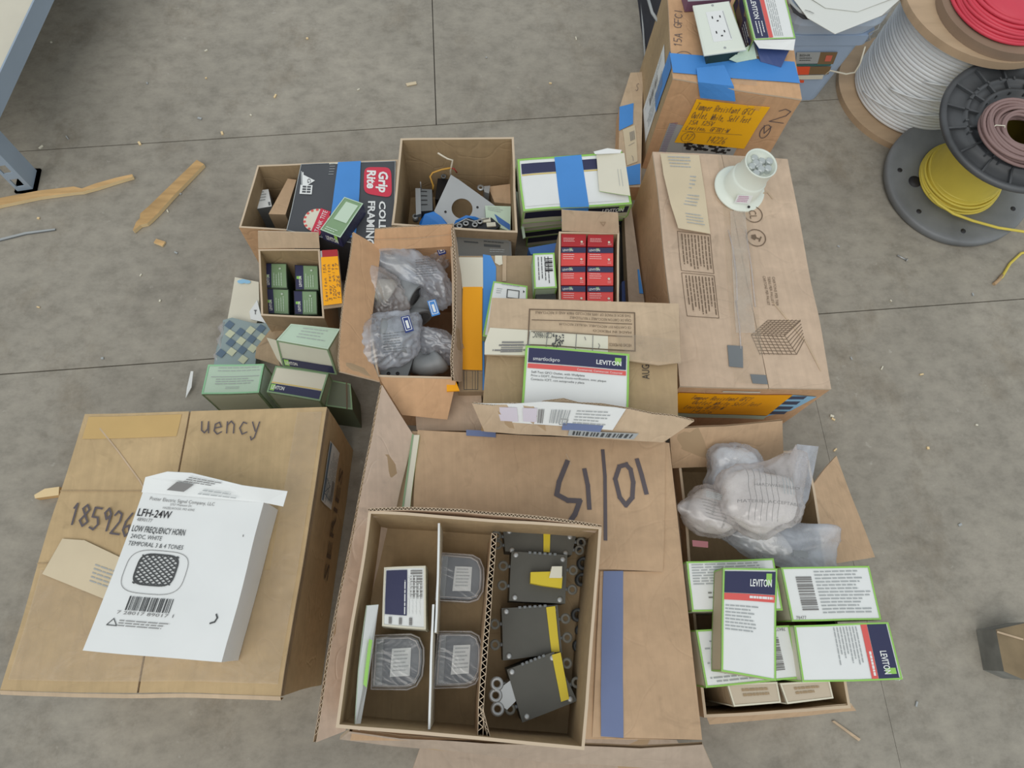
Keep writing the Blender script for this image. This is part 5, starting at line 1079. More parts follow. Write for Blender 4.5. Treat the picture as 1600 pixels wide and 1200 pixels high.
def R_box():
    z = .335
    rim = XS([(575, 378), (712, 372), (712, 592), (592, 590)], z - .03)
    rim = XS([(560, 384), (706, 378), (712, 592), (590, 588)], .305)
    T = thing('open_carton', 'open cardboard carton with fluted edges full of bagged grey conduit fittings', 'box', ctr(rim, .0)); open_box(T, rim, 0, .004, KRO, KRO)
    # left flap leaning outward
    tp = XS([(551, 364), (547, 400), (540, 450), (534, 510), (530, 560), (532, 580)], .352); bo = XS([(594, 388), (590, 420), (584, 470), (580, 520), (580, 560), (594, 596)], .308)
    b = B(); b.panel(tp, bo, .005, KRO, KRO, pitch=.008); b.build('left_flap', T)
    tp = XS([(586, 358), (630, 354), (672, 352), (706, 350)], .348); bo = XS([(584, 392), (630, 388), (672, 386), (706, 384)], .308)
    b = B(); b.panel(tp, bo, .005, KRO, KRO, pitch=.008); b.stroke(Fr(tp[0], tp[-1], bo[-1], bo[0], lift=.0025), [(.0, .45), (.5, .5), (1, .42)], .0018, KR); b.build('back_flap', T)
    tp = XS([(706, 349), (710, 420), (710, 500), (705, 560), (707, 594)], .345); bo = XS([(712, 380), (718, 440), (719, 500), (720, 560), (719, 596)], .302)
    b = B(); b.panel(tp, bo, .005, KRP, KRO, pitch=.008); b.build('right_flap', T)
    b = B(); q = [rim[3] + Vector((.003, -.001, .001)), rim[2] + Vector((0, -.001, .001))] + XS([(698, 655), (628, 648)], .262); b.slab(q, .004, KRO, EDGE); b.build('front_flap', T)
    # bags of fittings
    PV = mat('pvc_grey', (138, 142, 144), .45, var=.1)
    spec = [('big clear bag around grey elbow with blue label, front left in the bag carton', (607, 530), .298, (.058, .050, .036), 1, [(-.022, -.015, .0, 6), (.015, .012, .01, 5)], (636, 507, .338), .030),
            ('dusty clear bag with pale grey elbow, left side of the bag carton', (606, 466), .275, (.042, .044, .038), 2, [(-.012, .035, .02, 5)], None, .032),
            ('clear printed bag with pointed top, upper right of the bag carton', (668, 440), .262, (.036, .060, .05), 3, [(-.03, .045, .02, 7), (.008, .045, .02, 9)], (676, 482, .315), .03),
            ('clear glossy bag with dark elbow, right front of the bag carton', (680, 540), .245, (.030, .056, .05), 4, [(0, -.012, 0, 4)], None, .03),
            ('newsprint wrapped grey fitting at the far left of the bag carton', (622, 425), .235, (.038, .034, .05), 5, None, None, .03),
            ('dark bagged fitting with navy label in the far right corner of the bag carton', (680, 395), .235, (.040, .030, .04), 6, None, (686, 388, .283), .022)]
    for k, (lb, (x, y), zc, rad, sd, tip, lab, er) in enumerate(spec):
        c = X(x, y, zc); G = thing('bagged_elbow', lb, 'fitting', c - Vector((0, 0, rad[2])), 'bagged conduit fittings in the fluted carton')
        if k == 4:
            b = B(); bag_mesh(b, c, rad, sd, mat('newsprint', (150, 146, 136), .8, var=.25, scale=60), sub=4); b.build('wrapping', G); continue
        b = B(); bag_mesh(b, c, rad, sd, CLEAR if k in (0, 2, 3, 5) else MILKY, tip=tip, rot=.4 * k); BG = b.build('bag', G)
        b = B(wob=False); elbow(b, c + Vector((-.01, -.016, 0)), er * .72, er * 1.0, -.3, 1.6, PV if k != 1 else mat('dusty_pvc', (168, 166, 156), .7, var=.1), .4, k * 1.3); b.build('elbow', G)
        if lab:
            p = X(*lab); b = B(); w = .011; q = [p + Vector((-w, w * 1.5, 0)), p + Vector((w * .4, w * 1.8, 0)), p + Vector((w * 1.2, -w * 1.1, 0)), p + Vector((-w * .2, -w * 1.5, 0))]; b.slab(q, .0012, mat('label_blue', (44, 62, 128), .5) if k != 2 else BLUET); f = Fr(*q); b.frame(f, .12, .08, .88, .92, .0012, WHITE); b.rect(f, .35, .3, .65, .8, WHITE); b.build('label', BG)
        if k in (0, 2):
            b = B(); p = c + Vector((.018 if k == 0 else 0, -.024 if k == 0 else 0, rad[2] * 1.06)); f = Fr(p + Vector((-.025, .02, 0)), p + Vector((.025, .024, 0)), p + Vector((.028, -.022, -.006)), p + Vector((-.024, -.024, -.006)))
            b.lines(f, .05, .05, .95, .95, 8, DGREY, .18, rag=.5, off=.004); b.build('print', BG)
    q = XS([(596, 560), (648, 552), (636, 588), (583, 589)], .275); G = thing('perforated_plate', 'grey plate with a row of holes at the front of the bag carton', 'plate', ctr(q, .004)); b = B(); b.pprism(q, .255, DGREY, GREY)
    for x in (592, 607, 621): b.lathe(X(x, 583, .2755), [(.0035, 0), (.0035, .0008), (0, .0008)], INK, 12)
    b.build('plate', G)
    for j, (x, y) in enumerate(((640, 560), (676, 492))):
        b = B(wob=False); c = X(x, y, .16 + .06 * j); elbow(b, c, .028, .034, 0, 1.6, PV, .2, j * 2); b.build('conduit_elbow', None, ('loose dark grey elbow deep in the bag carton near its front' if j == 0 else 'loose dark grey elbow deep in the middle of the bag carton'), 'fitting')
R_box()

# ---------------------------------------------------------------- S: pale green boxes and bags left
def S_boxes():
    def side(b, f, navy=True, up=False):
        b.border(f, .0028, SAGE, .0012)
        if navy: b.rect(f, .03, .66, .97, .95, NAVY, .0016); b.rect(f, .05, .68, .14, .92, GREENB, .002); b.text(f, 'LEVITON', .07, .73, .86, WHITE, u1=.30, bold=.02, off=.0026)
    # upper box
    t = XS([(455, 506), (532, 514), (513, 546), (432, 531)], .245); bt = XS([(462, 540), (535, 552), (527, 585), (442, 572)], .17)
    T = thing('device_box', 'pale green edged box lying on top beside the fluted bag carton, navy band in front', 'box', ctr(bt, .17)); b = B(); b.hexa(t, bt, mat('olive_white', (214, 215, 198), .6, var=.05), PGREEN); F = Fr(*t); b.border(F, .0025, SAGEL, .001); b.lines(F, .3, .15, .9, .8, 4, LINK, .2); side(b, Fr(t[3], t[2], bt[2], bt[3])); b.border(Fr(t[2], t[1], bt[1], bt[2]), .003, SAGE, .001); b.build('carton', T)
    b = B(); e = XS([(416, 527), (431, 531), (441, 571), (432, 560)], [.235, .245, .175, .185]); b.slab(e, .0014, CREAM, SAGE, n=Vector((-.7, -.2, .6)).normalized()); b.build('end_flap', T)
    t = XS([(326, 570), (412, 569), (404, 613), (315, 616)], .16); sf, bt = sideframes(t, 0)
    T = thing('device_box', 'pale green printed box standing nearest the floor behind the big left carton', 'box', ctr(t, 0)); b = B(); b.hexa(t, bt, mat('green_grey_paper', (214, 226, 212), .6), PGREEN); F = Fr(*t); b.border(F, .003, mat('mint_line', (150, 206, 160), .5), .001); b.lines(F, .2, .1, .95, .3, 2, LINK, .2); b.rect(F, .1, .40, .95, .42, LINK); b.lines(F, .2, .48, .9, .72, 3, LINK, .3); b.lines(F, .4, .76, .65, .86, 2, LINK, .3)
    for k in ('front', 'right'): b.border(sf[k], .003, SAGE, .001)
    b.build('carton', T)
    t = XS([(430, 572), (514, 584), (500, 626), (416, 612)], .17); bt2 = [Vector((p.x, p.y, .0)) for p in t]; sf, bt = sideframes(t, 0)
    T = thing('device_box', 'cream box with gold line and navy band between two pale green boxes', 'box', ctr(t, 0)); b = B(); b.hexa(t, bt, mat('deep_sage', (176, 190, 172), .6), CREAM); F = Fr(*t); b.border(F, .003, SAGE, .001); b.rect(F, .03, .60, .97, .64, GOLD); b.rect(F, .03, .66, .97, .95, NAVY); b.rect(F, .04, .68, .12, .92, GREENB, .0018); b.text(F, 'LEVITON', .06, .72, .86, WHITE, u1=.30, bold=.02, off=.0024)
    for k in sf: b.border(sf[k], .003, SAGE, .001)
    b.build('carton', T)
    t = XS([(518, 594), (548, 600), (551, 640), (508, 634)], .13); sf, bt = sideframes(t, 0); T = thing('device_box', 'dark green shaded box low in the gap beside the navy banded boxes', 'box', ctr(t, 0)); b = B(); b.hexa(t, bt, mat('dark_green_box', (84, 94, 72), .6), mat('dark_green_top', (112, 120, 100), .6)); F = Fr(*t); b.border(F, .003, SAGE, .001); b.stroke(F, [(.8, .0), (.8, 1)], .003, BINK); b.build('carton', T)
    t = XS([(522, 590), (580, 600), (600, 690), (540, 700)], .03); t = [Vector((p.x, max(p.y, .45), p.z)) for p in t]
    # brown paper scrap between
    e = XS([(440, 502), (458, 506), (432, 530), (420, 535), (400, 520), (408, 504)], [.11, .12, .12, .11, .10, .10]); b = B(); b.slab(XS([(462, 503), (428, 533), (437, 573), (398, 560), (400, 544), (430, 505)], [.13, .13, .12, .10, .10, .12]), .003, KRD, EDGE); b.build('cardboard_scrap', None, 'loose brown cardboard flap under the upper pale green box', 'cardboard')
    # white paper bag and checked bag on floor
    q = XS([(366, 433), (404, 440), (406, 492), (400, 508), (354, 504), (361, 466)], [.02, .022, .022, .02, .018, .02]); T = thing('paper_bag', 'white paper bag with blue stamp lying left of the small open carton', 'bag', ctr(q, 0)); b = B(); b.pprism(q, .002, CREAM); f = Fr(*XS([(368, 434), (404, 437), (406, 500), (356, 500)], .0215)); 
    for (cu, cv) in ((.35, .07), (.5, .08), (.25, .09)): b.shape(f, [(cu + .16 * math.cos(a), cv + .045 * math.sin(a)) for a in [i * .5236 for i in range(12)]], SKYT, .002 + cu * .001)
    b.build('bag', T)
    q = XS([(390, 486), (402, 468), (408, 490), (436, 505), (432, 512), (410, 502), (392, 498)], [.026, .028, .03, .03, .028, .028, .026]); b = B(); b.slab(q, .002, WHITE); f = Fr(*XS([(390, 478), (410, 478), (410, 498), (390, 498)], .028)); b.text(f, 'T', .38, .3, .65, INK, u1=.6, bold=.02); b.build('paper_tag', T, label='white tag with dark letter')
    poly = [(352, 504), (366, 500), (400, 508), (438, 506), (430, 530), (402, 552), (400, 574), (338, 574), (342, 548), (350, 522)]
    T = thing('checked_bag', 'blue grey and cream checked bag lying behind the pale green printed box', 'bag', X(370, 545, 0)); b = B(); q = XS(poly, [.02, .02, .024, .03, .034, .03, .028, .02, .02, .02]); b.pprism(q, .002, CHECKG)
    # checks follow a slanted grid on the bag
    o = X(352, 510, .03); ux = Vector((.80, -.60, 0)) * .0165; uy = Vector((.60, .80, 0)) * .0165
    P2 = [(p.x, p.y) for p in q]
    def inside(x, y):
        c = False; n = len(P2)
        for i in range(n):
            (x1, y1), (x2, y2) = P2[i], P2[i - 1]
            if (y1 > y) != (y2 > y) and x < (x2 - x1) * (y - y1) / (y2 - y1) + x1: c = not c
        return c
    for i in range(-14, 18):
        for j in range(-16, 16):
            if (i % 2 == 0 and j % 2 == 0): m_ = CHECKB
            elif (i % 2 and j % 2): m_ = CHECKC
            else: continue
            p = Vector((o.x, o.y, 0)) + ux * i + uy * j; cs = [p, p + ux, p + ux + uy, p + uy]
            if all(inside(v.x, v.y) for v in cs): b.poly([Vector((v.x, v.y, .0375)) for v in cs], m_)
    b.poly([Vector((p.x, p.y, .0355)) for p in q], CHECKG)
    b.build('bag', T)
    b = B(); pts = []
    for i, (x, y) in enumerate([(352, 504), (346, 512), (350, 522), (343, 532), (346, 545), (338, 556), (341, 572)]): pts.append(X(x, y, .03))
    b.tube(pts, [.006, .009, .006, .008, .005, .007, .004], MILKY, 8); b.build('crumpled_edge', T)
S_boxes()
# ================================================================ E: open carton at right with white and green boxes and bags
def E_box():
    rim = XS([(1052, 708), (1264, 712), (1327, 1106), (1106, 1120)], .17)
    rim = XS([(1058, 704), (1262, 704), (1330, 1108), (1100, 1122)], .17)
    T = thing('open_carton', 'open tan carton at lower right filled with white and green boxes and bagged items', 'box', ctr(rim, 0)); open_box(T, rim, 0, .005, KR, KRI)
    tp = XS([(1046, 671), (1222, 656)], .30); bo = XS([(1046, 716), (1222, 704)], .172); tp = [Vector((p.x, q.y + .02, .26)) for p, q in zip(XS([(1046, 671), (1222, 656)], .26), bo)]
    tp = XS([(1046, 670), (1134, 665), (1222, 656)], .255); bo = XS([(1050, 730), (1136, 728), (1224, 715)], .172)
    b = B(); b.panel(tp, bo, .005, KR, KR, flute=False); b.build('back_flap', T)
    q = XS([(1308, 712), (1366, 870), (1290, 882), (1268, 760)], [.10, .10, .168, .168]); b = B(); b.slab([q[3], q[0], q[1], q[2]], .004, KR, EDGE); b.build('side_flap', T)
    q = XS([(1104, 1122), (1332, 1104), (1338, 1112), (1108, 1132)], [.168, .168, .13, .13]); b = B(); b.slab(q, .004, KR, EDGE); b.build('front_flap', T)
    G = 'white and green boxes in the right open carton'
    carton_small('device_box', 'white and green box at the far left in the right carton', [(1073, 877), (1208, 874), (1222, 953), (1082, 955)], .262, .045, 'textonly', group=G, zb=.10)
    carton_small('device_box', 'white and green box with barcode at the far right in the right carton', [(1220, 888), (1357, 884), (1375, 968), (1237, 970)], .268, .045, 'text', group=G, zb=.10)
    def sp(b, F, sf): pass
    carton_small('device_box', 'white and green box with navy end, front right in the right carton', [(1240, 976), (1386, 972), (1409, 1062), (1254, 1066)], .275, .04, 'front', rot=1, group=G, zb=.10)
    q = XS([(1380, 974), (1386, 972), (1410, 1060), (1404, 1064)], .262); b = B(); b.pprism(q, .25, WHITE); b.build('paper_card', None, 'white card edge sticking out behind the navy ended box', 'card')
    carton_small('device_box', 'white and green box front left in the right carton, half covered', [(1088, 984), (1232, 976), (1250, 1060), (1104, 1074)], .255, .045, 'text', rot=2, group=G, zb=.10)
    carton_small('device_box', 'white and green box lying crosswise on top in the right carton, name upright', [(1130, 888), (1213, 890), (1212, 1064), (1127, 1050)], .310, .047, 'front', group=G, side=mat('tan_side', (196, 184, 158), .7), zb=.264)
    for lb, px in (('tan ended small box at the very front of the right carton, left one', [(1136, 1068), (1214, 1066), (1220, 1099), (1146, 1104)]), ('tan ended small box at the very front of the right carton, right one', [(1218, 1068), (1296, 1064), (1303, 1092), (1230, 1101)])):
        carton_small('small_box', lb, px, .20, .1, 'blank', trim=CREAM, top=mat('tan_top', (200, 186, 166), .7), side=KRD, group='tan ended boxes in the right open carton', zb=.01, extra=lambda b, F, sf: b.lines(F, .25, .25, .8, .7, 2, KRD, .5))
    # bagged white items
    D = mat('white_dome', (226, 222, 218), .6)
    def dome(name, lb, x, y, zc, rad, seed, tip, rot, lines=True, inner=.86):
        c = X(x, y, zc); S = thing(name, lb, 'bag', c - Vector((0, 0, rad[2])), 'plastic bagged white fittings'); 
        b = B(); bag_mesh(b, c, [r * inner for r in rad], seed, D, rot=rot, sub=4, crease=.03); b.build('fitting', S)
        b = B(); bag_mesh(b, c, rad, seed, MILKY if lines else CLEAR, rot=rot, tip=tip, sub=5, crease=.10); b.build('bag', S)
        if lines:
            b = B(); p = c + Vector((0, 0, rad[2] * 1.12)); R = Matrix.Rotation(rot, 3, 'Z'); w, h = rad[0] * .75, rad[1] * .7
            def curv(u, v):
                x_, y_ = (u - .5) * 2 * w, (.5 - v) * 2 * h; q = 1 - (x_ / (rad[0] * 1.12)) ** 2 - (y_ / (rad[1] * 1.12)) ** 2
                return c + R @ Vector((x_, y_, 0)) + Vector((0, 0, rad[2] * 1.13 * math.sqrt(max(.05, q)) + .002))
            class CF:
                n = Vector((0, 0, 1)); w_ = 0; lift = 0
                def at(s, u, v, off=0): return curv(u, v) + Vector((0, 0, off))
            F = CF(); F.w = 2 * w; F.h = 2 * h
            for u in (.18, .26, .34, .42, .50, .58): b.stroke(F, [(u + .01 * math.sin(i * .9), i / 14) for i in range(15)], .0009, GINK)
            for u in (.68, .73, .78, .83): b.stroke(F, [(u, .12 + i * .05) for i in range(8)], .0016, LINK)
            b.text(F, 'HARDWARE SELECT', .25, .30, .36, GINK, u1=.95); b.text(F, 'MATERIEL ACCEPTABLE', .02, .62, .68, GINK, u1=.95); b.build('print', S)
        return S
    dome('bagged_fitting', 'largest white dome in a printed clear bag in the right carton', 1188, 782, .265, (.082, .068, .05), 11, [(.03, .045, .01, 9)], -.15)
    dome('bagged_fitting', 'white bagged dome behind the largest printed bag, in the right carton', 1148, 735, .22, (.055, .055, .05), 12, [(-.04, -.02, 0, 6)], .3, lines=False)
    dome('bagged_fitting', 'printed clear bag with small red mark at the left of the right carton', 1112, 800, .225, (.048, .055, .045), 13, [(-.01, .03, .02, 8)], 1.2)
    dome('bagged_fitting', 'crumpled clear bag spread below the largest dome in the right carton', 1195, 845, .20, (.085, .040, .035), 14, [(.05, -.02, 0, 6), (.06, .04, .02, 8)], -.35, lines=False, inner=.6)
    S = thing('plastic_bag', 'clear crumpled bag corner sticking up at the far right of the right carton', 'bag', X(1255, 740, .17)); b = B(); b.slab(XS([(1238, 705), (1246, 694), (1280, 698), (1262, 780), (1250, 800), (1240, 760)], [.27, .285, .25, .20, .19, .24]), .001, CLEAR, n=Vector((0, 0, 1))); b.slab(XS([(1230, 720), (1244, 694), (1248, 712), (1236, 745)], [.26, .30, .28, .25]), .001, MILKY, n=Vector((0, 0, 1))); b.build('bag', S)
    for x, y, m_ in ((1094, 849, mat('faded_crimson', (150, 92, 96), .6)), (1252, 866, GREY)):
        b = B(); p = X(x, y, .285); q = [p + Vector((-.014, .006, 0)), p + Vector((.014, .002, 0)), p + Vector((.014, -.008, -.004)), p + Vector((-.013, -.004, -.004))]
        b.slab(q, .001, m_); b.build('bag_label', None, 'small faded crimson label on the left printed bag' if x < 1200 else 'small grey label on the crumpled bag end', 'label')
E_box()

# ================================================================ V: blue container with label
def bucket():
    T = thing('storage_tub', 'translucent blue square tub with paint label and wire handle at the top right', 'tub', Vector((.93, 1.5, 0)))
    def rr(x0, x1, y0, y1, r, z):
        out = []
        for cx, cy, a0 in ((x1 - r, y1 - r, 0), (x0 + r, y1 - r, 90), (x0 + r, y0 + r, 180), (x1 - r, y0 + r, 270)):
            for i in range(6): a = math.radians(a0 + i * 18); out.append(Vector((cx + r * math.cos(a), cy + r * math.sin(a), z)))
        return out
    def skin(b, rings, m, sm=True):
        for a, c in zip(rings, rings[1:]):
            n = len(a)
            for i in range(n): j = (i + 1) % n; b.poly([c[i], c[j], a[j], a[i]], m)
    b = B(wob=False); R0 = [rr(.86, 1.055, 1.385, 1.62, .03, 0), rr(.845, 1.072, 1.378, 1.635, .03, .20), rr(.84, 1.088, 1.374, 1.64, .03, .202), rr(.838, 1.090, 1.372, 1.642, .03, .235)]
    skin(b, R0, BUCK); b.poly(R0[-1], BUCK); b.poly(R0[0][::-1], BUCK); b.build('tub', T)
    b = B(wob=False); R1 = [rr(.84, 1.085, 1.375, 1.64, .05, .236), rr(.835, 1.10, 1.365, 1.65, .05, .27), rr(.835, 1.10, 1.365, 1.65, .05, .30), rr(.845, 1.08, 1.385, 1.63, .05, .302)]; skin(b, R1, mat('pale_blue_plastic', (190, 206, 226), .35)); b.poly(R1[-1], mat('grey_white_lid', (196, 200, 202), .5)); b.tube(rr(.838, 1.097, 1.368, 1.647, .05, .30), .006, LINK, 6, closed=True); b.build('lid', T)
    F = Fr(Vector((.86, 1.379, .175)), Vector((1.055, 1.379, .175)), Vector((1.05, 1.384, .045)), Vector((.86, 1.384, .045)), lift=.0)
    def fp(px, py):
        a = Vector((0, 0, CH)); d = X(px, py, 0) - a; return a + d * ((1.376 - a.y) / d.y)
    b = B(wob=False); L = Fr(fp(1245, 81), fp(1309, 81), fp(1291, 126), fp(1241, 127))
    b.rect(L, 0, 0, .66, .38, LINK, .001); b.rect(L, .58, 0, 1, .40, mat('label_brown', (128, 104, 72), .5), .0012); b.rect(L, .74, .1, .9, .3, mat('label_salmon', (214, 110, 90), .5), .002); b.text(L, 'BEHR', .08, .06, .14, DGREY); b.lines(L, .08, .18, .4, .32, 2, DGREY, .3, off=.002)
    b.rect(L, .02, .40, .95, .46, mat('teal_print', (60, 110, 104), .5), .0012); b.rect(L, .0, .48, .4, .76, mat('paint_orange', (236, 90, 50), .5), .0012); b.rect(L, .4, .48, .98, .76, mat('label_brown', (128, 104, 72)), .0012); b.rect(L, .02, .78, .85, .93, CREAM, .0012); b.rect(L, .05, .95, .3, 1.05, mat('paint_orange', (236, 90, 50)), .0012); b.build('paint_label', T)
    b = B(wob=False); b.tube([fp(1344, 70) + Vector((.012, -.006, 0)), fp(1341, 90) + Vector((.0, -.02, 0)), fp(1333, 104) + Vector((0, -.02, 0)), fp(1320, 109) + Vector((0, -.015, 0)), fp(1297, 110), fp(1288, 117)], .0022, CREAM, 6); b.tube([X(1378, 28, .28), X(1372, 45, .25), X(1358, 52, .24), X(1360, 62, .22), X(1345, 68, .2)], .0018, LINK, 6); b.build('wire_handle', T)
    S = thing('paper_sheets', 'pale grey papers lying over the lid of the blue tub', 'paper', X(1310, 20, .303)); b = B(wob=False); b.slab(XS([(1248, -30), (1470, -40), (1405, 0), (1378, 24), (1305, 53), (1262, 28), (1238, -4)], [.309, .309, .309, .309, .312, .309, .309]), .0012, mat('grey_paper', (222, 224, 218), .7)); b.slab(XS([(1260, -30), (1440, -40), (1398, -4), (1340, 18), (1290, 12), (1256, -10)], .3125), .001, mat('grey_paper', (222, 224, 218))); b.stroke(Fr(*XS([(1250, 0), (1300, 0), (1300, 30), (1250, 30)], .3125)), [(.15, .55), (.3, .62), (.42, .72)], .002, GINK); b.build('sheets', S)
    b = B(wob=False); q = XS([(1234, 6), (1240, 20), (1255, 30), (1268, 31), (1262, 27), (1248, 20)], .3045); b.slab(q, .0012, INK); b.build('lid_slot', T)
bucket()

# ================================================================ W: reels
def reels():
    c = Vector((1.325, 1.396, 0)); T = thing('wooden_reel', 'wooden reel wound with white cable, red cable reel on top', 'reel', c)
    def disc(b, c, r, z0, z1, m, hole=.02, n=64): b.lathe(c, [(hole, z0), (r, z0), (r, z1), (hole, z1), (hole, z0)], m, n, sm=False)
    b = B(wob=False); disc(b, c, .212, 0, .018, PLY); b.build('lower_flange', T)
    b = B(wob=False); disc(b, c, .205, .302, .322, PLY); b.build('upper_flange', T)
    def winding(b, c, r, z0, z1, turns, m, pr=None, seed=1, layers=None, n=72):
        rnd = random.Random(seed); prof = [(r - .01, z0)]; d = (z1 - z0) / turns
        for i in range(turns):
            rr = r + rnd.uniform(-.0008, .0008)
            for a in (0, 45, 90, 135, 180): prof.append((rr - d * .5 + d * (.18 + .32 * math.sin(math.radians(a))), z0 + d * (i + .5 - .5 * math.cos(math.radians(a)))))
        prof.append((r - .01, z1)); b.lathe(c, prof, m, n)
    b = B(wob=False); winding(b, c, .169, .0205, .302, 28, WIREW); b.build('white_cable', T, label='white cable wound in even turns')
    b = B(wob=False); 
    for k in range(3):
        a0 = 3.3 + k * .35; b.tube([c + Vector((math.cos(a0 + i * .09) * .1735, math.sin(a0 + i * .09) * .1735, .05 + k * .07 + i * .0046)) for i in range(16)], .0022, WIREW, 6)
    b.build('loose_turn', T)
    c2 = Vector((1.335, 1.345, 0)); T2 = thing('red_cable_reel', 'brown board reel with red cable standing on the white cable reel', 'reel', c2 + Vector((0, 0, .322)))
    b = B(wob=False); disc(b, c2, .150, .3225, .345, PLYB); b.build('lower_flange', T2)
    b = B(wob=False)
    rnd = random.Random(3)
    for k in range(14):
        r = .128 - (k % 7) * .0035 - (k // 7) * .012; z = .351 + (k % 7) * .006
        b.tube([c2 + Vector((math.cos(a) * (r + .002 * math.sin(3 * a + k)), math.sin(a) * (r + .002 * math.cos(2 * a + k)), z + .0015 * math.sin(2 * a + k * 2))) for a in [i * 6.2832 / 48 for i in range(48)]], .0046, WIRER, 7, closed=True)
    b.lathe(c2, [(.02, .346), (.118, .346), (.095, .392), (.02, .392)], WIRER, 48); b.build('red_cable', T2, label='red cable coiled in many turns')
    # black spool
    c = Vector((1.353, 1.077, 0)); T3 = thing('plastic_spool', 'dusty black plastic spool wound with yellow cable', 'spool', c)
    b = B(wob=False); b.lathe(c, [(.03, .0), (.186, .0), (.190, .004), (.190, .020), (.184, .024), (.172, .022), (.03, .022), (.03, 0)], SPOOL, 72)
    for a in (3.75, 4.55, 5.6, 2.9): b.lathe(c + Vector((math.cos(a) * .155, math.sin(a) * .155, .0222)), [(.0065, 0), (.0065, .0006), (0, .0006)], INK, 14)
    b.lathe(c + Vector((-.118, .0, .0222)), [(.017, 0), (.017, .0006), (0, .0006)], INK, 16); b.build('lower_flange', T3)
    b = B(wob=False); z1 = .245; R_ = .180
    b.lathe(c, [(.06, z1), (R_, z1), (R_ + .003, z1 + .006), (R_, z1 + .014), (R_ - .010, z1 + .014), (R_ - .013, z1 + .004), (.128, z1 + .004), (.126, z1 + .012), (.120, z1 + .012), (.118, z1 + .003), (.098, z1 + .003), (.095, z1 + .014), (.088, z1 + .014), (.086, z1 + .002), (.05, z1 + .002)], SPOOLD, 72)
    for i in range(16):
        a = i * 6.2832 / 16; d = Vector((math.cos(a), math.sin(a), 0)); s = Vector((-d.y, d.x, 0)) * .0022; p0, p1 = c + d * .085 + Vector((0, 0, z1 + .012)), c + d * (R_ - .008) + Vector((0, 0, z1 + .012)); dn = Vector((0, 0, -.012)); b.hexa([p0 - s, p1 - s, p1 + s, p0 + s], [p0 - s + dn, p1 - s + dn, p1 + s + dn, p0 + s + dn], SPOOLD)
    for i in range(48):
        a = i * 6.2832 / 48
        if i % 2: d = Vector((math.cos(a), math.sin(a), 0)); b.box(c + d * .124 + Vector((0, 0, z1 + .010)), .008, .004, .010, SPOOLD, rz=a)
    b.build('upper_flange', T3)
    b = B(wob=False); b.lathe(c, [(.105, .022), (.100, .026), (.060, .10), (.052, z1), (.05, z1)], WIREY, 56)
    rnd = random.Random(5)
    b2 = []
    prof = []
    for i, (r, z) in enumerate(((.104, .026), (.101, .033), (.097, .041), (.098, .030), (.092, .050), (.089, .058))):
        b.tube([c + Vector((math.cos(a) * (r + .002 * math.sin(a * 2 + i)), math.sin(a) * (r + .002 * math.cos(a + i)), z + .003 * math.sin(a + i * 1.7))) for a in [k * 6.2832 / 56 for k in range(56)]], .0036, WIREY, 7, closed=True)
    b.lathe(c, [(.098, .024), (.088, .07), (.085, .12), (.085, .20), (.07, .24)], WIREY, 64); b.build('yellow_cable', T3, label='yellow cable wound on the hub')
    T3.rotation_euler = Vector((-.020, -.023, .27)).to_track_quat('Z', 'Y').to_euler(); T3.rotation_euler = Vector((0, 0, 1)).rotation_difference(Vector((-.020, -.023, .27))).to_euler(); T3.location.z += .021 * K
    S = thing('cable_end', 'loose yellow cable running from the black spool across its flange to the right', 'cable', X(1520, 345, 0)); b = B(wob=False); b.tube(XS([(1452, 303), (1466, 318), (1490, 334), (1520, 345), (1560, 356), (1600, 362), (1660, 366)], [.07, .06, .055, .052, .05, .045, .03]), .0036, WIREY, 7); b.build('cable', S)
    S = thing('cable_end', 'short end of yellow cable lying on the floor at the right edge', 'cable', X(1590, 420, 0)); b = B(wob=False); b.tube(XS([(1620, 390), (1595, 396), (1578, 412), (1566, 432), (1558, 440)], .004), .0036, WIREY, 7); b.tube(XS([(1566, 430), (1560, 438), (1553, 444)], .004), .0045, mat('frayed_end', (186, 156, 120), .8), 6); b.build('cable', S)
    # brown coil lying on the spool
    cc = Vector((1.305, 1.012, .30)); S = thing('cable_coil', 'mauve brown cable coil lying on the black plastic spool', 'coil', Vector((cc.x, cc.y, .284))); rnd = random.Random(9)
    b = B(wob=False)
    for k in range(24):
        rx = .048 + .0062 * (k % 8) + rnd.uniform(-.001, .001); ry = rx * .95; z = .288 + .0075 * (k // 8) + rnd.uniform(-.001, .002) + .002; ox, oy = rnd.uniform(-.004, .004), rnd.uniform(-.004, .004)
        b.tube([cc * 1 + Vector((ox + math.cos(a) * rx, oy + math.sin(a) * ry - .00, z + .0 - cc.z + .003 * math.sin(a * 2 + k))) for a in [i * 6.2832 / 44 for i in range(44)]], .0040, WIREB, 7, closed=True)
    b.build('cable', S); b = B(wob=False); b.tube([cc + Vector((-.082, .002, -.006)), cc + Vector((-.07, .008, .012)), cc + Vector((-.05, .006, .012)), cc + Vector((-.044, .0, 0))], .0014, CREAM, 5); b.build('tie', S)
reels()

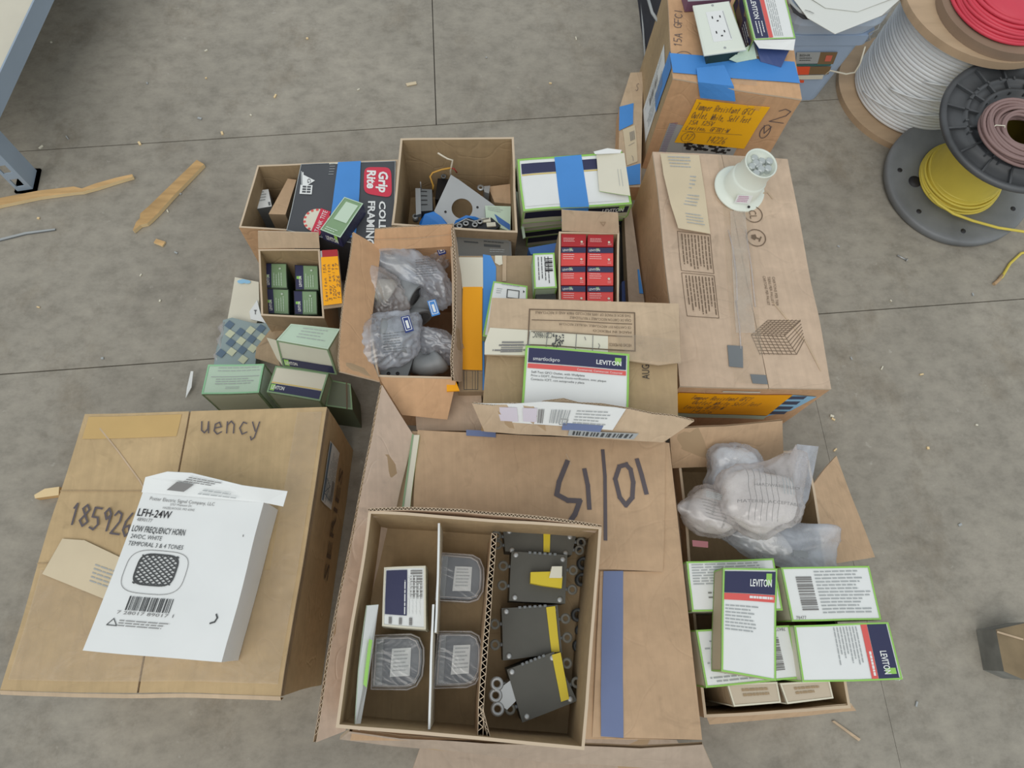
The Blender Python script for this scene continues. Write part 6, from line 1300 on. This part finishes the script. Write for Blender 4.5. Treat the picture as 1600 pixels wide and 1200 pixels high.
# ================================================================ shelf at top left, sticks, debris
def shelf():
    T = thing('storage_rack', 'blue grey steel rack shelf with cream board at the top left corner', 'shelf', X(0, 150, 0) + Vector((-.2, .1, 0)))
    a, d = X(85, 0, .20), X(0, 185, .20); dr = (d - a).normalized(); a2 = a - dr * .9; d2 = a + dr * .42
    nrm = Vector((dr.y, -dr.x, 0)); nrm = nrm if nrm.x < 0 else -nrm
    up = Vector((0, 0, .05)); th = nrm * .004
    b = B(wob=False); 
    def bx(p, q, h0, h1, w0, w1, m): b.hexa([Vector((v.x, v.y, h1)) for v in (p + nrm * w1, q + nrm * w1, q + nrm * w0, p + nrm * w0)], [Vector((v.x, v.y, h0)) for v in (p + nrm * w1, q + nrm * w1, q + nrm * w0, p + nrm * w0)], m)
    bx(a2, d2, .20, .248, 0, .004, STEELB); bx(a2, d2, .20, .204, .004, .02, STEELB); b.build('beam', T)
    b = B(wob=False); bx(a2, d2, .236, .247, .004, .7, SHELFW); b.build('shelf_board', T)
    # slotted upright at its foot
    p0 = X(54, 298, 0); u = Vector((-.985, -.17, 0)); w = Vector((0.0, 1, 0)); L_ = .06; D_ = .10; H_ = .9
    b = B(wob=False); q = [p0, p0 + u * .038, p0 + u * .038 + w * .003, p0 + w * .003]
    def col(x0, x1, y0, y1, z0, z1): 
        P_ = lambda x, y, z: p0 + u * x + w * y + Vector((0, 0, z)); b.hexa([P_(x1, y1, z1), P_(x0, y1, z1), P_(x0, y0, z1), P_(x1, y0, z1)], [P_(x1, y1, z0), P_(x0, y1, z0), P_(x0, y0, z0), P_(x1, y0, z0)], STEELB)
    col(0, .003, 0, .055, 0, H_)                       # flange facing right
    W_ = .036                                          # slotted face towards the camera
    col(.003, .010, 0, .003, 0, H_); col(W_ - .007, W_, 0, .003, 0, H_)
    z = 0
    while z < H_:
        col(.010, W_ - .007, 0, .003, z, z + .022); z += .05
    b.build('upright', T)
    b = B(wob=False)
    for i in range(2): b.box(p0 + u * .018 + Vector((0, .03, .004)), .05, .07, .006, STEELB)
    b.build('foot_plate', T)
shelf()
def sticks():
    def plank(b, cen, hw, z, m, m2):
        n = len(cen); L = []; R_ = []
        P = [X(x, y, z) for x, y in cen]
        for i in range(n):
            d = (P[min(i + 1, n - 1)] - P[max(0, i - 1)]).normalized(); s = Vector((-d.y, d.x, 0)) * hw[i]; L.append(P[i] + s); R_.append(P[i] - s)
        for i in range(n - 1):
            b.quad(L[i], L[i + 1], R_[i + 1], R_[i], m, seg=9)
            for A in (L, R_): a, c = A[i], A[i + 1]; b.quad(a, c, Vector((c.x, c.y, .001)), Vector((a.x, a.y, .001)), m2, seg=9)
        for A, C in ((L[0], R_[0]), (L[-1], R_[-1])): b.quad(A, C, Vector((C.x, C.y, .001)), Vector((A.x, A.y, .001)), m2, seg=9)
    b = B(wob=False); plank(b, [(-40, 325), (0, 315), (60, 303), (115, 296), (128, 297), (150, 290), (180, 281), (207, 274)], [.012, .011, .010, .009, .005, .007, .006, .004], .012, WOOD, WOODL); b.build('wood_splinter', None, 'long thin pine splinter lying from the left edge beside the rack foot', 'wood')
    b = B(wob=False); plank(b, [(313, 253), (290, 276), (262, 304), (240, 327), (228, 338), (224, 345), (216, 349), (208, 360)], [.012, .013, .014, .016, .017, .012, .007, .001], .013, mat('aged_pine', (190, 154, 104), .8, var=.25, scale=14, stretch=(1, 5, 1)), WOODL); b.build('wood_splinter', None, 'wide pointed piece of pine lying left of the pile', 'wood')
    b = B(wob=False); plank(b, [(-20, 378), (0, 374), (40, 364), (86, 358)], [.003, .003, .003, .002], .005, LINK, GREY); b.build('thin_rod', None, 'thin grey rod lying on the floor at the left edge', 'rod')
    b = B(wob=False); plank(b, [(242, 376), (256, 381)], [.006, .007], .006, WOOD, WOODL); b.build('wood_chip', None, 'small tan wood chip below the wide pine piece', 'wood')
    b = B(wob=False); plank(b, [(54, 776), (70, 770), (92, 767)], [.004, .009, .009], .02, WOODL, WOOD); b.build('wood_chip', None, 'pointed pine chip sticking out left of the big left carton', 'wood')
    # nail
    p, q = X(1402, 399, .003), X(1416, 406, .003); b = B(wob=False); b.tube([p, q], .0022, STEEL, 8); b.tube([q, q + (q - p).normalized() * .002], .0048, STEEL, 10); b.build('nail', None, 'steel nail lying on the floor below the black spool', 'nail')
    b = B(wob=False); b.slab(XS([(634, 130), (650, 127), (651, 131), (636, 134)], .004), .003, NEWS); b.build('paper_scrap', None, 'cream scrap on the floor near the top centre', 'scrap')
    b = B(wob=False); b.slab(XS([(298, 580), (302, 580), (299, 605), (290, 622), (292, 606)], [.02, .02, .012, .006, .01]), .002, WHITE); b.build('paper_scrap', None, 'curled white paper strip left of the pale green printed box', 'scrap')
    b = B(wob=False); b.slab(XS([(1300, 1127), (1304, 1126), (1345, 1155), (1342, 1158)], .004), .003, KRL); b.build('straw', None, 'thin tan strip on the floor below the right open carton', 'scrap')
    b = B(wob=False); pl = Fr(*XS([(392, 636), (410, 634), (410, 642), (392, 642)], .3)); 
    rnd = random.Random(4)
    spots = [(80, 66), (22, 245), (32, 250), (322, 79), (322, 122), (312, 185), (392, 180), (347, 208), (282, 303), (262, 330), (60, 341), (275, 395), (1300, 650), (1302, 655), (1330, 560), (1378, 575), (1440, 585), (1520, 460), (1526, 664), (1305, 703), (1432, 1100), (900, 60), (480, 60), (230, 130), (560, 140), (218, 224), (105, 215), (64, 230), (430, 150), (1310, 385), (250, 470), (60, 480), (160, 560), (220, 430), (860, 130), (760, 90), (1392, 470), (1450, 700), (1500, 820)]
    for i, (x, y) in enumerate(spots):
        b = B(wob=False); c = X(x, y, .002); a = rnd.random() * 3; l, w = rnd.uniform(.002, .006), rnd.uniform(.0012, .0028)
        b.box(c, l * 2, w * 2, .003, (CREAM, WOODL, LINK)[i % 3], rz=a); b.build('floor_chip', None, 'tiny pale chip scattered on the worn floor', 'chip', 'pale chips scattered on the floor')
    # rough block at lower right edge
    t = XS([(1553, 986), (1600, 970), (1640, 1000), (1640, 1050), (1590, 1016)], .06); S = thing('worn_block', 'worn grey and brown wooden block end at the lower right edge', 'block', ctr(t, 0)); b = B(); q = XS([(1556, 984), (1610, 972), (1660, 1040), (1600, 1064), (1568, 1050)], .06); b.pprism(q, 0, mat('weathered_grey', (128, 128, 122), .85, var=.3, scale=20), mat('weathered_brown', (138, 120, 92), .85, var=.3, scale=16)); b.stroke(Fr(q[0], q[1], q[2], q[3]), [(0, .05), (.5, .3)], .004, KRL); b.build('block', S)
sticks()
